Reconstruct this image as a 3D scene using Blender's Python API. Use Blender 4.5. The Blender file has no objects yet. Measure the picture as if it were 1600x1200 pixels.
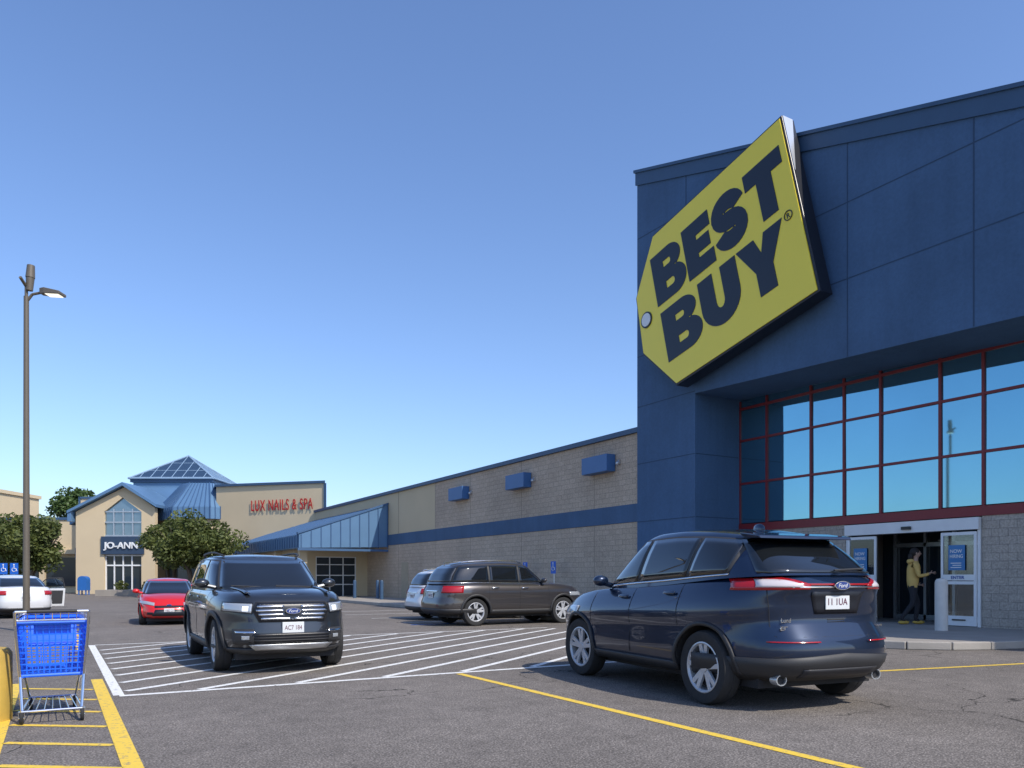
import bpy, bmesh, math, random
from mathutils import Vector, Matrix
random.seed(7)
SC=bpy.context.scene; COL=SC.collection
C0,S0=0.8625,0.506
def far(a,d,z=0.0): return Vector((C0*a+S0*d,-S0*a+C0*d,z))

# ------------------------------------------------------------ materials
def nodes(name):
    m=bpy.data.materials.new(name); m.use_nodes=True
    nt=m.node_tree; b=nt.nodes['Principled BSDF']; return m,nt,b
def mat(name,col,rough=.6,metal=0,coat=0,nscale=3.0,namt=.12,bump=0,bscale=40,emit=0,spec=None,ior=None):
    m,nt,b=nodes(name); N=nt.nodes; L=nt.links
    b.inputs['Roughness'].default_value=rough; b.inputs['Metallic'].default_value=metal
    b.inputs['Coat Weight'].default_value=coat; b.inputs['Coat Roughness'].default_value=.03
    if spec is not None: b.inputs['Specular IOR Level'].default_value=spec
    tc=N.new('ShaderNodeTexCoord'); no=N.new('ShaderNodeTexNoise'); no.inputs['Scale'].default_value=nscale
    no.inputs['Detail'].default_value=6; L.new(tc.outputs['Object'],no.inputs['Vector'])
    mx=N.new('ShaderNodeMix'); mx.data_type='RGBA'
    mx.inputs['A'].default_value=(*[max(0,c*(1-namt)) for c in col],1); mx.inputs['B'].default_value=(*[min(1,c*(1+namt)) for c in col],1)
    L.new(no.outputs['Fac'],mx.inputs['Factor']); L.new(mx.outputs['Result'],b.inputs['Base Color'])
    if bump:
        n2=N.new('ShaderNodeTexNoise'); n2.inputs['Scale'].default_value=bscale; n2.inputs['Detail'].default_value=4
        L.new(tc.outputs['Object'],n2.inputs['Vector'])
        bp=N.new('ShaderNodeBump'); bp.inputs['Strength'].default_value=bump; bp.inputs['Distance'].default_value=.02
        L.new(n2.outputs['Fac'],bp.inputs['Height']); L.new(bp.outputs['Normal'],b.inputs['Normal'])
    if emit:
        b.inputs['Emission Color'].default_value=(*col,1); b.inputs['Emission Strength'].default_value=emit
    return m
def stuccomat(name,col):
    m,nt,b=nodes(name); N=nt.nodes; L=nt.links; b.inputs['Roughness'].default_value=.8
    tc=N.new('ShaderNodeTexCoord')
    def noise(s,d,vec=None):
        n=N.new('ShaderNodeTexNoise'); n.inputs['Scale'].default_value=s; n.inputs['Detail'].default_value=d; L.new(vec or tc.outputs['Object'],n.inputs['Vector']); return n.outputs['Fac']
    def rng(src,c,d):
        r=N.new('ShaderNodeMapRange'); r.inputs['From Min'].default_value=.3; r.inputs['From Max'].default_value=.7; r.inputs['To Min'].default_value=c; r.inputs['To Max'].default_value=d; L.new(src,r.inputs['Value']); return r.outputs[0]
    def mul(a,c):
        q=N.new('ShaderNodeMath'); q.operation='MULTIPLY'; L.new(a,q.inputs[0]); L.new(c,q.inputs[1]); return q.outputs[0]
    mp=N.new('ShaderNodeMapping'); mp.inputs['Scale'].default_value=(3,3,.18); L.new(tc.outputs['Object'],mp.inputs['Vector'])
    f=mul(rng(noise(.5,8),.88,1.12),mul(rng(noise(1.1,5,mp.outputs[0]),.95,1.05),rng(noise(14,6),.93,1.07)))
    vm=N.new('ShaderNodeVectorMath'); vm.operation='SCALE'; vm.inputs[0].default_value=col; L.new(f,vm.inputs['Scale']); L.new(vm.outputs[0],b.inputs['Base Color'])
    bp=N.new('ShaderNodeBump'); bp.inputs['Strength'].default_value=.3; bp.inputs['Distance'].default_value=.02; L.new(noise(35,6),bp.inputs['Height']); L.new(bp.outputs[0],b.inputs['Normal'])
    return m
def blockmat(name,c1,c2,mortar,axis='Y',bw=.4,bh=.2,bump=.6):
    m,nt,b=nodes(name); N=nt.nodes; L=nt.links
    b.inputs['Roughness'].default_value=.92
    tc=N.new('ShaderNodeTexCoord'); sp=N.new('ShaderNodeSeparateXYZ'); cb=N.new('ShaderNodeCombineXYZ')
    L.new(tc.outputs['Object'],sp.inputs[0]); L.new(sp.outputs[axis],cb.inputs['X']); L.new(sp.outputs['Z'],cb.inputs['Y'])
    br=N.new('ShaderNodeTexBrick'); br.inputs['Scale'].default_value=1; br.inputs['Brick Width'].default_value=bw; br.inputs['Row Height'].default_value=bh
    br.inputs['Mortar Size'].default_value=.008; br.inputs['Color1'].default_value=(*c1,1); br.inputs['Color2'].default_value=(*c2,1); br.inputs['Mortar'].default_value=(*mortar,1)
    L.new(cb.outputs[0],br.inputs['Vector'])
    no=N.new('ShaderNodeTexNoise'); no.inputs['Scale'].default_value=22; no.inputs['Detail'].default_value=8; L.new(tc.outputs['Object'],no.inputs['Vector'])
    rp=N.new('ShaderNodeMapRange'); rp.inputs['From Min'].default_value=.3; rp.inputs['From Max'].default_value=.7; rp.inputs['To Min'].default_value=.76; rp.inputs['To Max'].default_value=1.2
    L.new(no.outputs['Fac'],rp.inputs['Value'])
    nb=N.new('ShaderNodeTexNoise'); nb.inputs['Scale'].default_value=.35; nb.inputs['Detail'].default_value=5; L.new(tc.outputs['Object'],nb.inputs['Vector'])
    rb=N.new('ShaderNodeMapRange'); rb.inputs['From Min'].default_value=.3; rb.inputs['From Max'].default_value=.7; rb.inputs['To Min'].default_value=.88; rb.inputs['To Max'].default_value=1.1
    L.new(nb.outputs['Fac'],rb.inputs['Value'])
    mu=N.new('ShaderNodeMath'); mu.operation='MULTIPLY'; L.new(rp.outputs[0],mu.inputs[0]); L.new(rb.outputs[0],mu.inputs[1])
    vm=N.new('ShaderNodeVectorMath'); vm.operation='SCALE'; L.new(br.outputs['Color'],vm.inputs[0]); L.new(mu.outputs[0],vm.inputs['Scale'])
    L.new(vm.outputs[0],b.inputs['Base Color'])
    ad=N.new('ShaderNodeMath'); ad.operation='SUBTRACT'; L.new(no.outputs['Fac'],ad.inputs[0]); L.new(br.outputs['Fac'],ad.inputs[1])
    bp=N.new('ShaderNodeBump'); bp.inputs['Strength'].default_value=bump; bp.inputs['Distance'].default_value=.03
    L.new(ad.outputs[0],bp.inputs['Height']); L.new(bp.outputs[0],b.inputs['Normal'])
    return m
def asphaltmat():
    m,nt,b=nodes('asphalt'); N=nt.nodes; L=nt.links; b.inputs['Roughness'].default_value=.92; b.inputs['Specular IOR Level'].default_value=.25
    tc=N.new('ShaderNodeTexCoord')
    def noise(s,d=4):
        n=N.new('ShaderNodeTexNoise'); n.inputs['Scale'].default_value=s; n.inputs['Detail'].default_value=d; L.new(tc.outputs['Object'],n.inputs['Vector']); return n
    def rng(src,a,bb,c,d):
        r=N.new('ShaderNodeMapRange'); r.inputs['From Min'].default_value=a; r.inputs['From Max'].default_value=bb; r.inputs['To Min'].default_value=c; r.inputs['To Max'].default_value=d; L.new(src,r.inputs['Value']); return r.outputs[0]
    def mul(a,c):
        q=N.new('ShaderNodeMath'); q.operation='MULTIPLY'; L.new(a,q.inputs[0]); L.new(c,q.inputs[1]); return q.outputs[0]
    fine=noise(60,4); big=noise(.35,6); mid=noise(3.2,5)
    vo=N.new('ShaderNodeTexVoronoi'); vo.inputs['Scale'].default_value=60; L.new(tc.outputs['Object'],vo.inputs['Vector'])
    f=mul(rng(fine.outputs['Fac'],.3,.7,.5,1.5),rng(big.outputs['Fac'],.3,.7,.86,1.12))
    f=mul(f,rng(mid.outputs['Fac'],.3,.7,.88,1.12))
    f=mul(f,rng(vo.outputs['Distance'],0,.6,1.8,.72))
    wn=noise(1.3,5); vs=N.new('ShaderNodeVectorMath'); vs.operation='SCALE'; vs.inputs['Scale'].default_value=.9; L.new(wn.outputs['Color'],vs.inputs[0])
    va=N.new('ShaderNodeVectorMath'); L.new(tc.outputs['Object'],va.inputs[0]); L.new(vs.outputs[0],va.inputs[1])
    cr=N.new('ShaderNodeTexVoronoi'); cr.feature='DISTANCE_TO_EDGE'; cr.inputs['Scale'].default_value=.30; L.new(va.outputs[0],cr.inputs['Vector'])
    line=rng(cr.outputs['Distance'],.001,.0045,.3,1.0)
    mask=noise(.25,2); mk=rng(mask.outputs['Fac'],.46,.52,0,1)
    mxx=N.new('ShaderNodeMix'); L.new(mk,mxx.inputs['Factor']); mxx.inputs['A'].default_value=1; L.new(line,mxx.inputs['B'])
    f=mul(f,mxx.outputs[0])
    oi=N.new('ShaderNodeTexVoronoi'); oi.inputs['Scale'].default_value=.8; L.new(va.outputs[0],oi.inputs['Vector']); f=mul(f,rng(oi.outputs['Distance'],.03,.12,.75,1))
    vm=N.new('ShaderNodeVectorMath'); vm.operation='SCALE'; vm.inputs[0].default_value=(.192,.170,.150); L.new(f,vm.inputs['Scale'])
    L.new(vm.outputs[0],b.inputs['Base Color'])
    bp=N.new('ShaderNodeBump'); bp.inputs['Strength'].default_value=.6; bp.inputs['Distance'].default_value=.012; L.new(fine.outputs['Fac'],bp.inputs['Height']); L.new(bp.outputs[0],b.inputs['Normal'])
    return m
def paintline(name,col):
    m,nt,b=nodes(name); N=nt.nodes; L=nt.links; b.inputs['Roughness'].default_value=.7
    tc=N.new('ShaderNodeTexCoord'); n=N.new('ShaderNodeTexNoise'); n.inputs['Scale'].default_value=16; n.inputs['Detail'].default_value=9; n.inputs['Roughness'].default_value=.75
    L.new(tc.outputs['Object'],n.inputs['Vector'])
    r=N.new('ShaderNodeMapRange'); r.inputs['From Min'].default_value=.36; r.inputs['From Max'].default_value=.46; L.new(n.outputs['Fac'],r.inputs['Value'])
    mx=N.new('ShaderNodeMix'); mx.data_type='RGBA'; mx.inputs['A'].default_value=(.20,.18,.16,1); mx.inputs['B'].default_value=(*col,1)
    L.new(r.outputs[0],mx.inputs['Factor']); L.new(mx.outputs['Result'],b.inputs['Base Color'])
    return m
def leafmat(name,c1,c2):
    m,nt,b=nodes(name); N=nt.nodes; L=nt.links; b.inputs['Roughness'].default_value=.6
    tc=N.new('ShaderNodeTexCoord'); n=N.new('ShaderNodeTexNoise'); n.inputs['Scale'].default_value=1.6; n.inputs['Detail'].default_value=6; L.new(tc.outputs['Object'],n.inputs['Vector'])
    r=N.new('ShaderNodeMapRange'); r.inputs['From Min'].default_value=.35; r.inputs['From Max'].default_value=.65; L.new(n.outputs['Fac'],r.inputs['Value'])
    mx=N.new('ShaderNodeMix'); mx.data_type='RGBA'; mx.inputs['A'].default_value=(*c1,1); mx.inputs['B'].default_value=(*c2,1)
    L.new(r.outputs[0],mx.inputs['Factor']); L.new(mx.outputs['Result'],b.inputs['Base Color'])
    tr=N.new('ShaderNodeBsdfTranslucent'); L.new(mx.outputs['Result'],tr.inputs['Color'])
    ms=N.new('ShaderNodeMixShader'); ms.inputs[0].default_value=.25; out=N['Material Output']
    L.new(b.outputs[0],ms.inputs[1]); L.new(tr.outputs[0],ms.inputs[2]); L.new(ms.outputs[0],out.inputs['Surface'])
    return m
M={}
M['asphalt']=asphaltmat()
M['white_line']=paintline('white_line',(.78,.77,.73)); M['yellow_line']=paintline('yellow_line',(.80,.54,.06))
M['concrete']=mat('concrete',(.32,.29,.255),.9,nscale=1.5,namt=.2,bump=.3,bscale=60)
M['kerb']=mat('kerb',(.36,.33,.29),.9,nscale=2.5,namt=.25,bump=.3)
M['bluewall']=stuccomat('blue_stucco',(.058,.120,.222))
M['bluetrim']=mat('blue_trim',(.040,.088,.165),.5,nscale=2,namt=.1)
M['bluebox']=mat('blue_box_paint',(.05,.14,.32),.45,nscale=2,namt=.1)
M['joint']=mat('wall_joint',(.032,.066,.125),.8)
M['yellow']=mat('sign_yellow',(.98,.76,.05),.35,nscale=.8,namt=.03,coat=.2)
M['black']=mat('black_gloss',(.012,.014,.02),.35)
M['navytext']=mat('navy_letter',(.010,.014,.028),.4)
M['silver']=mat('silver',(.6,.62,.64),.35,metal=.8)
M['white']=mat('white_paint',(.75,.76,.76),.5)
M['red']=mat('red_frame',(.21,.02,.025),.45)
M['glassw']=mat('tinted_window',(.22,.46,.57),.03,metal=.9,nscale=.3,namt=.12)
M['darkglass']=mat('dark_glass',(.02,.03,.04),.04,nscale=.5)
M['block']=blockmat('split_face_block',(.55,.43,.32),(.49,.38,.28),(.38,.30,.23))
M['blockw']=blockmat('grey_block',(.46,.40,.34),(.42,.365,.31),(.30,.27,.23))
M['beige']=mat('beige_stucco',(.60,.48,.31),.9,nscale=.5,namt=.08,bump=.2,bscale=80)
M['roofblue']=mat('blue_metal_roof',(.12,.23,.38),.4,metal=.25,nscale=1,namt=.1)
M['dark']=mat('dark_interior',(.02,.02,.022),.8)
M['interior']=mat('vestibule_wall',(.26,.22,.18),.8)
M['pole']=mat('pole_bronze',(.13,.11,.085),.5,metal=.1)
M['led']=mat('led_lens',(.9,.85,.7),.3,emit=1.2)
M['tyre']=mat('tyre_rubber',(.024,.024,.025),.85,nscale=20,namt=.3)
M['alloy']=mat('alloy',(.52,.53,.55),.35,metal=.35,coat=.5)
M['alloydark']=mat('brake_dark',(.05,.05,.055),.5,metal=.5)
M['carglass']=mat('car_glass',(.010,.012,.014),.02,coat=.8)
M['trim']=mat('black_trim',(.030,.030,.032),.55)
M['chrome']=mat('chrome',(.72,.73,.75),.15,metal=1)
M['taillight']=mat('tail_lens',(.36,.010,.015),.12,coat=.3)
M['taillight2']=mat('tail_clear_lens',(.62,.56,.56),.12,coat=.5)
M['headlight']=mat('head_lens',(.42,.45,.48),.12,metal=.3,coat=1)
M['headlit']=mat('lit_lamp',(.9,.93,1.0),.1,emit=.9)
M['plate']=mat('licence_plate',(.66,.68,.68),.4)
M['platetext']=mat('plate_text',(.15,.05,.08),.5)
M['fordblue']=mat('badge_blue',(.02,.05,.22),.2,coat=1)
M['cartblue']=mat('cart_plastic',(.012,.14,.86),.35,nscale=8,namt=.08)
M['skin']=mat('skin',(.42,.26,.19),.6)
M['jacket']=mat('jacket_cloth',(.62,.40,.12),.9,bump=.3)
M['pants']=mat('pants_cloth',(.02,.02,.025),.9)
M['hair']=mat('hair_dark',(.015,.01,.008),.7)
M['bark']=mat('bark',(.11,.085,.065),.95,nscale=8,namt=.4,bump=.6,bscale=20)
M['leaf']=leafmat('leaves',(.05,.072,.014),(.155,.18,.045))
M['leaf2']=leafmat('leaves_far',(.04,.085,.018),(.11,.17,.045))
M['signblue']=mat('sign_blue',(.01,.12,.55),.5)
M['letred']=mat('letter_red',(.42,.010,.010),.5)
M['letblue']=mat('letter_blue',(.02,.07,.30),.5)
M['mailblue']=mat('mail_blue',(.02,.13,.42),.45)
M['yellowpost']=mat('yellow_paint_post',(.50,.33,.06),.7,namt=.3,nscale=6)
M['dirt']=mat('mulch',(.09,.06,.04),.95)
M['poster']=mat('poster_blue',(.02,.17,.42),.3)
def paint(name,col,metal=.4):
    return mat(name,col,.28,metal=metal,coat=1.0,nscale=1.5,namt=.04)

# ------------------------------------------------------------ mesh builder
class MB:
    def __init__(s): s.v=[]; s.f=[]; s.m=[]
    def add(s,vs,fs,mi=0):
        o=len(s.v); s.v+= [tuple(v) for v in vs]; s.f+=[tuple(i+o for i in f) for f in fs]; s.m+=[mi]*len(fs); return s
    def box(s,a,b,mi=0,fr=None):
        x0,y0,z0=a; x1,y1,z1=b
        vs=[(x0,y0,z0),(x1,y0,z0),(x1,y1,z0),(x0,y1,z0),(x0,y0,z1),(x1,y0,z1),(x1,y1,z1),(x0,y1,z1)]
        if fr: vs=[fr(*v) for v in vs]
        return s.add(vs,[(0,3,2,1),(4,5,6,7),(0,1,5,4),(1,2,6,5),(2,3,7,6),(3,0,4,7)],mi)
    def prism(s,poly,d,mi=0):
        n=len(poly); d=Vector(d); p=[Vector(q) for q in poly]
        vs=p+[q+d for q in p]
        return s.add(vs,[tuple(range(n))[::-1],tuple(range(n,2*n))]+[(i,(i+1)%n,n+(i+1)%n,n+i) for i in range(n)],mi)
    def tube(s,p,q,r0,r1=None,n=10,mi=0,cap=True):
        p=Vector(p); q=Vector(q); r1=r0 if r1 is None else r1
        d=(q-p).normalized(); u=d.orthogonal().normalized(); w=d.cross(u)
        vs=[]
        for c,r in((p,r0),(q,r1)):
            for i in range(n):
                t=2*math.pi*i/n; vs.append(c+u*math.cos(t)*r+w*math.sin(t)*r)
        fs=[(i,(i+1)%n,n+(i+1)%n,n+i) for i in range(n)]
        if cap: fs+=[tuple(range(n))[::-1],tuple(range(n,2*n))]
        return s.add(vs,fs,mi)
    def path(s,pts,r,n=8,mi=0):
        for a,b in zip(pts[:-1],pts[1:]): s.tube(a,b,r,n=n,mi=mi)
        return s
    def lathe(s,prof,c,n=32,mi=0,axis='Y',closed=False):
        c=Vector(c); vs=[]; k=len(prof)
        for i in range(n):
            t=2*math.pi*i/n
            for (r,h) in prof:
                if axis=='Y': vs.append(c+Vector((r*math.cos(t),h,r*math.sin(t))))
                else: vs.append(c+Vector((r*math.cos(t),r*math.sin(t),h)))
        fs=[]
        for i in range(n):
            j=(i+1)%n
            for a in range(k-1 if not closed else k):
                b=(a+1)%k; fs.append((i*k+a,j*k+a,j*k+b,i*k+b))
        return s.add(vs,fs,mi)
    def ball(s,c,r,n=12,mi=0):
        c=Vector(c); r=Vector(r) if hasattr(r,'__len__') else Vector((r,r,r)); vs=[];fs=[];m=n//2+1
        for i in range(m+1):
            ph=math.pi*i/m
            for j in range(n):
                t=2*math.pi*j/n; vs.append((c.x+r.x*math.sin(ph)*math.cos(t),c.y+r.y*math.sin(ph)*math.sin(t),c.z+r.z*math.cos(ph)))
        for i in range(m):
            for j in range(n): fs.append((i*n+j,i*n+(j+1)%n,(i+1)*n+(j+1)%n,(i+1)*n+j))
        return s.add(vs,fs,mi)
    def obj(s,name,mats,parent=None,smooth=False,world=True,bevel=0,merge=False,kind=None,angle=40):
        me=bpy.data.meshes.new(name); me.from_pydata(s.v,[],s.f); 
        if not isinstance(mats,(list,tuple)): mats=[mats]
        for m in mats: me.materials.append(m)
        me.polygons.foreach_set('material_index',s.m)
        bm=bmesh.new(); bm.from_mesh(me)
        if merge: bmesh.ops.remove_doubles(bm,verts=bm.verts,dist=.0008)
        bmesh.ops.recalc_face_normals(bm,faces=bm.faces); bm.to_mesh(me); bm.free()
        if smooth:
            for p in me.polygons: p.use_smooth=True
            me.set_sharp_from_angle(angle=math.radians(angle))
        return link(me,name,parent,world,bevel,kind)
def link(me,name,parent=None,world=True,bevel=0,kind=None):
    o=bpy.data.objects.new(name,me); COL.objects.link(o)
    if parent:
        o.parent=parent
        if world: o.matrix_parent_inverse=Matrix.Translation(parent.location).inverted()
    if bevel:
        b=o.modifiers.new('bevel','BEVEL'); b.width=bevel; b.segments=2; b.limit_method='ANGLE'
    if kind: o['kind']=kind
    return o
def thing(name,label,cat,loc=(0,0,0),yaw=0,scale=1,group=None):
    e=bpy.data.objects.new(name,None); COL.objects.link(e); e.location=loc; e.rotation_euler=(0,0,yaw); e.scale=(scale,)*3
    e.empty_display_size=.2; e['label']=label; e['category']=cat
    if group: e['group']=group
    return e
def tag(o,label,cat,group=None):
    o['label']=label; o['category']=cat
    if group: o['group']=group
    return o
def curve_mesh(cu):
    o=bpy.data.objects.new('tmp',cu); COL.objects.link(o); dg=bpy.context.evaluated_depsgraph_get()
    me=bpy.data.meshes.new_from_object(o.evaluated_get(dg)); bpy.data.objects.remove(o); return me
def text(name,s,O,E1,E2,w,h,m,parent,world=True,thick=.02,bold=.0,shear=0,space=1.0):
    cu=bpy.data.curves.new('t','FONT'); cu.body=s; cu.size=1; cu.extrude=.5; cu.offset=bold; cu.shear=shear; cu.space_character=space
    me=curve_mesh(cu); place(me,O,E1,E2,w,h,thick); me.materials.clear(); me.materials.append(m)
    return link(me,name,parent,world)
def place(me,O,E1,E2,w,h,thick,fit=True):
    O=Vector(O);E1=Vector(E1).normalized();E2=Vector(E2).normalized();Nn=E1.cross(E2)
    xs=[v.co.x for v in me.vertices]; ys=[v.co.y for v in me.vertices]
    x0,x1,y0,y1=min(xs),max(xs),min(ys),max(ys)
    for v in me.vertices:
        v.co=O+E1*((v.co.x-x0)/(x1-x0)*w)+E2*((v.co.y-y0)/(y1-y0)*h)+Nn*(v.co.z*thick)

# ------------------------------------------------------------ ground
gm=MB().add([(-900,-300,0),(900,-300,0),(900,1500,0),(-900,1500,0)],[(0,1,2,3)])
gm.obj('ground',M['asphalt'],kind='structure')
def strip(p,q,w,mb,z=.004):
    p=Vector((p[0],p[1],z)); q=Vector((q[0],q[1],z)); d=(q-p).normalized(); n=Vector((-d.y,d.x,0))*w/2
    mb.add([p-n,q-n,q+n,p+n],[(0,1,2,3)])
wl=MB()
X0,X1,Y0,Y1=.66,11.8,10.26,18.2
strip((X0,Y0),(X1,Y0),.12,wl,.004); strip((X0,Y0+.06),(X0,Y1),.12,wl,.004); strip((X0+.06,Y1),(X1,Y1),.10,wl,.004)
sl=math.tan(math.radians(36))
c=-8.2
while c<X1+2:
    xa=max(c,X0+.1); ya=Y0+.1+(xa-c)*sl; xb=min(X1,c+(Y1-Y0-.2)/sl); yb=Y0+.1+(xb-c)*sl
    if c>X0+.1: xa=c; ya=Y0+.1
    if xb>xa+.3 and ya<Y1-.1: strip((xa,ya),(xb,yb),.115,wl,.004)
    c+=1.22
for yy in (22.5,25.3,28.1,30.9): strip((9.3,yy),(13.7,yy),.1,wl)
wl.obj('crosswalk_hatching_markings',M['white_line'],kind='structure')
yl=MB()
strip((.50,1.5),(.50,12.1),.14,yl); strip((.44,17.0),(.44,23.5),.13,yl); strip((-.42,4),(-.42,12.1),.1,yl)
y=4.5
while y<11.5: strip((.42,y),(-.36,y+.55),.085,yl); y+=.93
strip((5.06,-2),(5.06,10.15),.11,yl); strip((9.6,7.45),(14.3,6.55),.1,yl)
yl.obj('yellow_road_markings',M['yellow_line'],kind='structure')
bl=MB(); strip((9.0,21.2),(13.5,21.2),.12,bl,.005); bl.obj('blue_stall_markings',M['signblue'],kind='structure')
poly=[(19.88,8.2),(16.8,8.2),(15.6,8.45),(14.9,8.75),(14.35,9.25),(14.05,9.9),(13.97,10.8),(13.97,47),(13.9,64),(18.05,64),(18.05,21.8),(19.88,21.8)]
pm=MB().prism([(a,b,0) for a,b in poly],(0,0,.15)); pm.obj('pavement',M['concrete'],kind='structure',bevel=.015)
kb=MB()
kl=[(17.6,8.1),(16.8,8.1),(15.58,8.35),(14.84,8.66),(14.26,9.19),(13.94,9.87),(13.86,10.8),(13.86,47)]
for a,b in zip(kl[:-1],kl[1:]):
    p=Vector((*a,0)); q=Vector((*b,0)); d=(q-p).normalized(); n=Vector((-d.y,d.x,0))*.075
    kb.prism([p-n,q-n,q+n,p+n],(0,0,.157))
kb.obj('kerb',M['kerb'],kind='structure',bevel=.02)

# ------------------------------------------------------------ big-box store
st=thing('electronics_store','dark blue stucco store with sloping parapet and red framed windows','store building',(17.9,15,0))
XF=17.9
def ztop(Y): return 15.8-(21.7-Y)*.3037
fac=[(XF,21.7,0),(XF,21.7,15.8),(XF,1.0,ztop(1.0)),(XF,1.0,6.72),(XF,18.79,7.36),(XF,18.79,0)]
MB().prism(fac,(4.2,0,0)).obj('facade_wall',M['bluewall'],st)
cp=MB(); cp.prism([(XF-.10,21.8,15.80),(XF-.10,21.8,15.86+.04),(XF-.10,.9,ztop(.9)+.1),(XF-.10,.9,ztop(.9)+.003)],(4.4,0,0))
cp.prism([(XF-.05,21.75,15.35),(XF-.05,21.75,15.795),(XF-.05,.9,ztop(.9)-.003),(XF-.05,.9,ztop(.9)-.42)],(.049,0,0))
cp.obj('parapet_cap',M['bluetrim'],st)
jt=MB()
def hj(z,ya,yb,w=.03): jt.box((XF-.006,ya,z),(XF+.01,yb,z+w))
def zlimY(z): return max(1.0,21.7-(15.8-z)/.3037)
for z in (9.2,11.2,13.4): hj(z,zlimY(z+.4),21.68)
for z in (1.3,3.35,5.4,7.42): hj(z,18.8,21.68)
for yv in (19.2,13.15,9.9,6.6,3.3):
    zt=ztop(yv)-.45
    jt.box((XF-.007,yv,(7.36-(18.79-yv)*.036+.02) if yv<18.79 else 13.43),(XF+.01,yv+.03,zt))
for z in (1.3,3.35,5.4): jt.box((XF+.02,18.784,z),(19.85,18.80,z+.03))
jt.obj('wall_joint',M['joint'],st)
MB().box((22.2,-12,0),(60,21.6,8.8)).obj('store_rear_volume',M['block'],st)
Ys=[18.79,17.64,15.93,14.77,13.60,11.90,10.80,9.7,8.0,6.9,5.2,4.1,2.4]; Zs=[3.18,4.53,5.97,7.36]
XW=19.9
for i in range(len(Ys)-1):
    for k in range(3):
        a,b=Ys[i+1]+.03,Ys[i]-.03
        tl=random.uniform(-.008,.008); tk=random.uniform(-.008,.008)
        MB().prism([(XW+.05+tl,a,Zs[k]+.03),(XW+.05-tl,b,Zs[k]+.03),(XW+.05-tl+tk,b,Zs[k+1]-.03),(XW+.05+tl+tk,a,Zs[k+1]-.03)],(.03,0,0)).obj('window_pane',M['glassw'],st)
fr=MB()
for yv in Ys: fr.box((XW,yv-.035,3.18),(XW+.15,yv+.035,7.30))
for z in Zs[1:3]: fr.box((XW+.004,2.4,z-.035),(XW+.14,18.79,z+.035))
fr.box((XW-.03,2.4,2.93),(XW+.16,18.785,3.18)); fr.box((XW-.002,2.4,7.0),(XW+.12,18.785,7.08))
fr.obj('window_frame',M['red'],st)
yD0,yD1=10.84,14.65
MB().box((XW,1,.15),(XW+.3,yD0-.02,2.928)).obj('block_wall',M['blockw'],st)
MB().box((XW,yD1+.05,.15),(XW+.3,18.785,2.928)).obj('block_wall',M['blockw'],st)
dr=MB(); dr.box((XW-.12,yD0,2.60),(XW+.2,yD1,2.90)); dr.box((XW-.04,yD0,.152),(XW+.1,yD0+.07,2.60)); dr.box((XW-.04,yD1-.07,.152),(XW+.1,yD1,2.60))
dr.obj('door_header',M['white'],st)
MB().box((XW-.2,12.6,2.68),(XW-.125,12.85,2.76)).obj('door_sensor',M['black'],st)
def slide_door(ya,yb,x,txts=True):
    o=MB(); w=.06
    o.box((x,ya,.17),(x+.05,ya+w,2.55)); o.box((x,yb-w,.17),(x+.05,yb,2.55)); o.box((x+.002,ya+w,.17),(x+.048,yb-w,.42)); o.box((x+.002,ya+w,2.47),(x+.048,yb-w,2.55)); o.box((x+.002,ya+w,1.22),(x+.048,yb-w,1.30))
    d=o.obj('door',M['white'],st)
    MB().box((x+.02,ya+w,.42),(x+.03,yb-w,2.47)).obj('door_glass',M['glassd'],d,world=False)
    return d
gd,nt,b=nodes('clear_door_glass'); M['glassd']=gd
tr=nt.nodes.new('ShaderNodeBsdfTransparent'); tr.inputs[0].default_value=(.72,.80,.84,1); gl=nt.nodes.new('ShaderNodeBsdfGlossy'); gl.inputs['Roughness'].default_value=.02; gl.inputs['Color'].default_value=(.85,.92,1,1)
ms=nt.nodes.new('ShaderNodeMixShader'); fn=nt.nodes.new('ShaderNodeFresnel'); fn.inputs[0].default_value=1.8
nt.links.new(fn.outputs[0],ms.inputs[0]); nt.links.new(tr.outputs[0],ms.inputs[1]); nt.links.new(gl.outputs[0],ms.inputs[2]); nt.links.new(ms.outputs[0],nt.nodes['Material Output'].inputs[0])
d1=slide_door(yD0+.08,yD0+.98,XW-.08); d2=slide_door(yD1-.98,yD1-.08,XW-.08)
Ey=(0,-1,0);Ez=(0,0,1)
for dd,ya in((d1,yD0+.08),(d2,yD1-.98)):
    MB().box((XW-.095,ya+.27,1.58),(XW-.085,ya+.69,2.22)).obj('poster',M['poster'],dd,world=False)
    MB().box((XW-.095,ya+.02,1.32),(XW-.085,ya+.88,1.47)).obj('door_band',M['white'],dd,world=False)
    text('lettering','NOW',(XW-.10,ya+.64,2.02),Ey,Ez,.30,.09,M['white'],dd,world=False,thick=.004,bold=.01)
    text('lettering','HIRING',(XW-.10,ya+.65,1.89),Ey,Ez,.33,.09,M['white'],dd,world=False,thick=.004,bold=.01)
    text('lettering','ENTER',(XW-.10,ya+.62,1.355),Ey,Ez,.34,.08,M['letblue'],dd,world=False,thick=.004,bold=.02)
    for k_ in range(3): MB().box((XW-.10,ya+.36,1.64+.055*k_),(XW-.0955,ya+.63-.05*(k_%2),1.66+.055*k_)).obj('lettering_strip',M['white'],dd,world=False)
    MB().box((XW-.10,ya+.26,.30),(XW-.082,ya+.6,.335)).obj('lettering_strip',M['black'],dd,world=False)
vi=MB(); vi.box((20.25,yD0-.5,.0),(24.5,yD0-.42,2.95)); vi.box((20.25,yD1+.42,.0),(24.5,yD1+.5,2.95)); vi.box((24.5,yD0-.5,0),(24.6,yD1+.5,2.95)); vi.box((20.2,yD0-.4,2.83),(24.5,yD1+.4,2.92)); 
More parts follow.
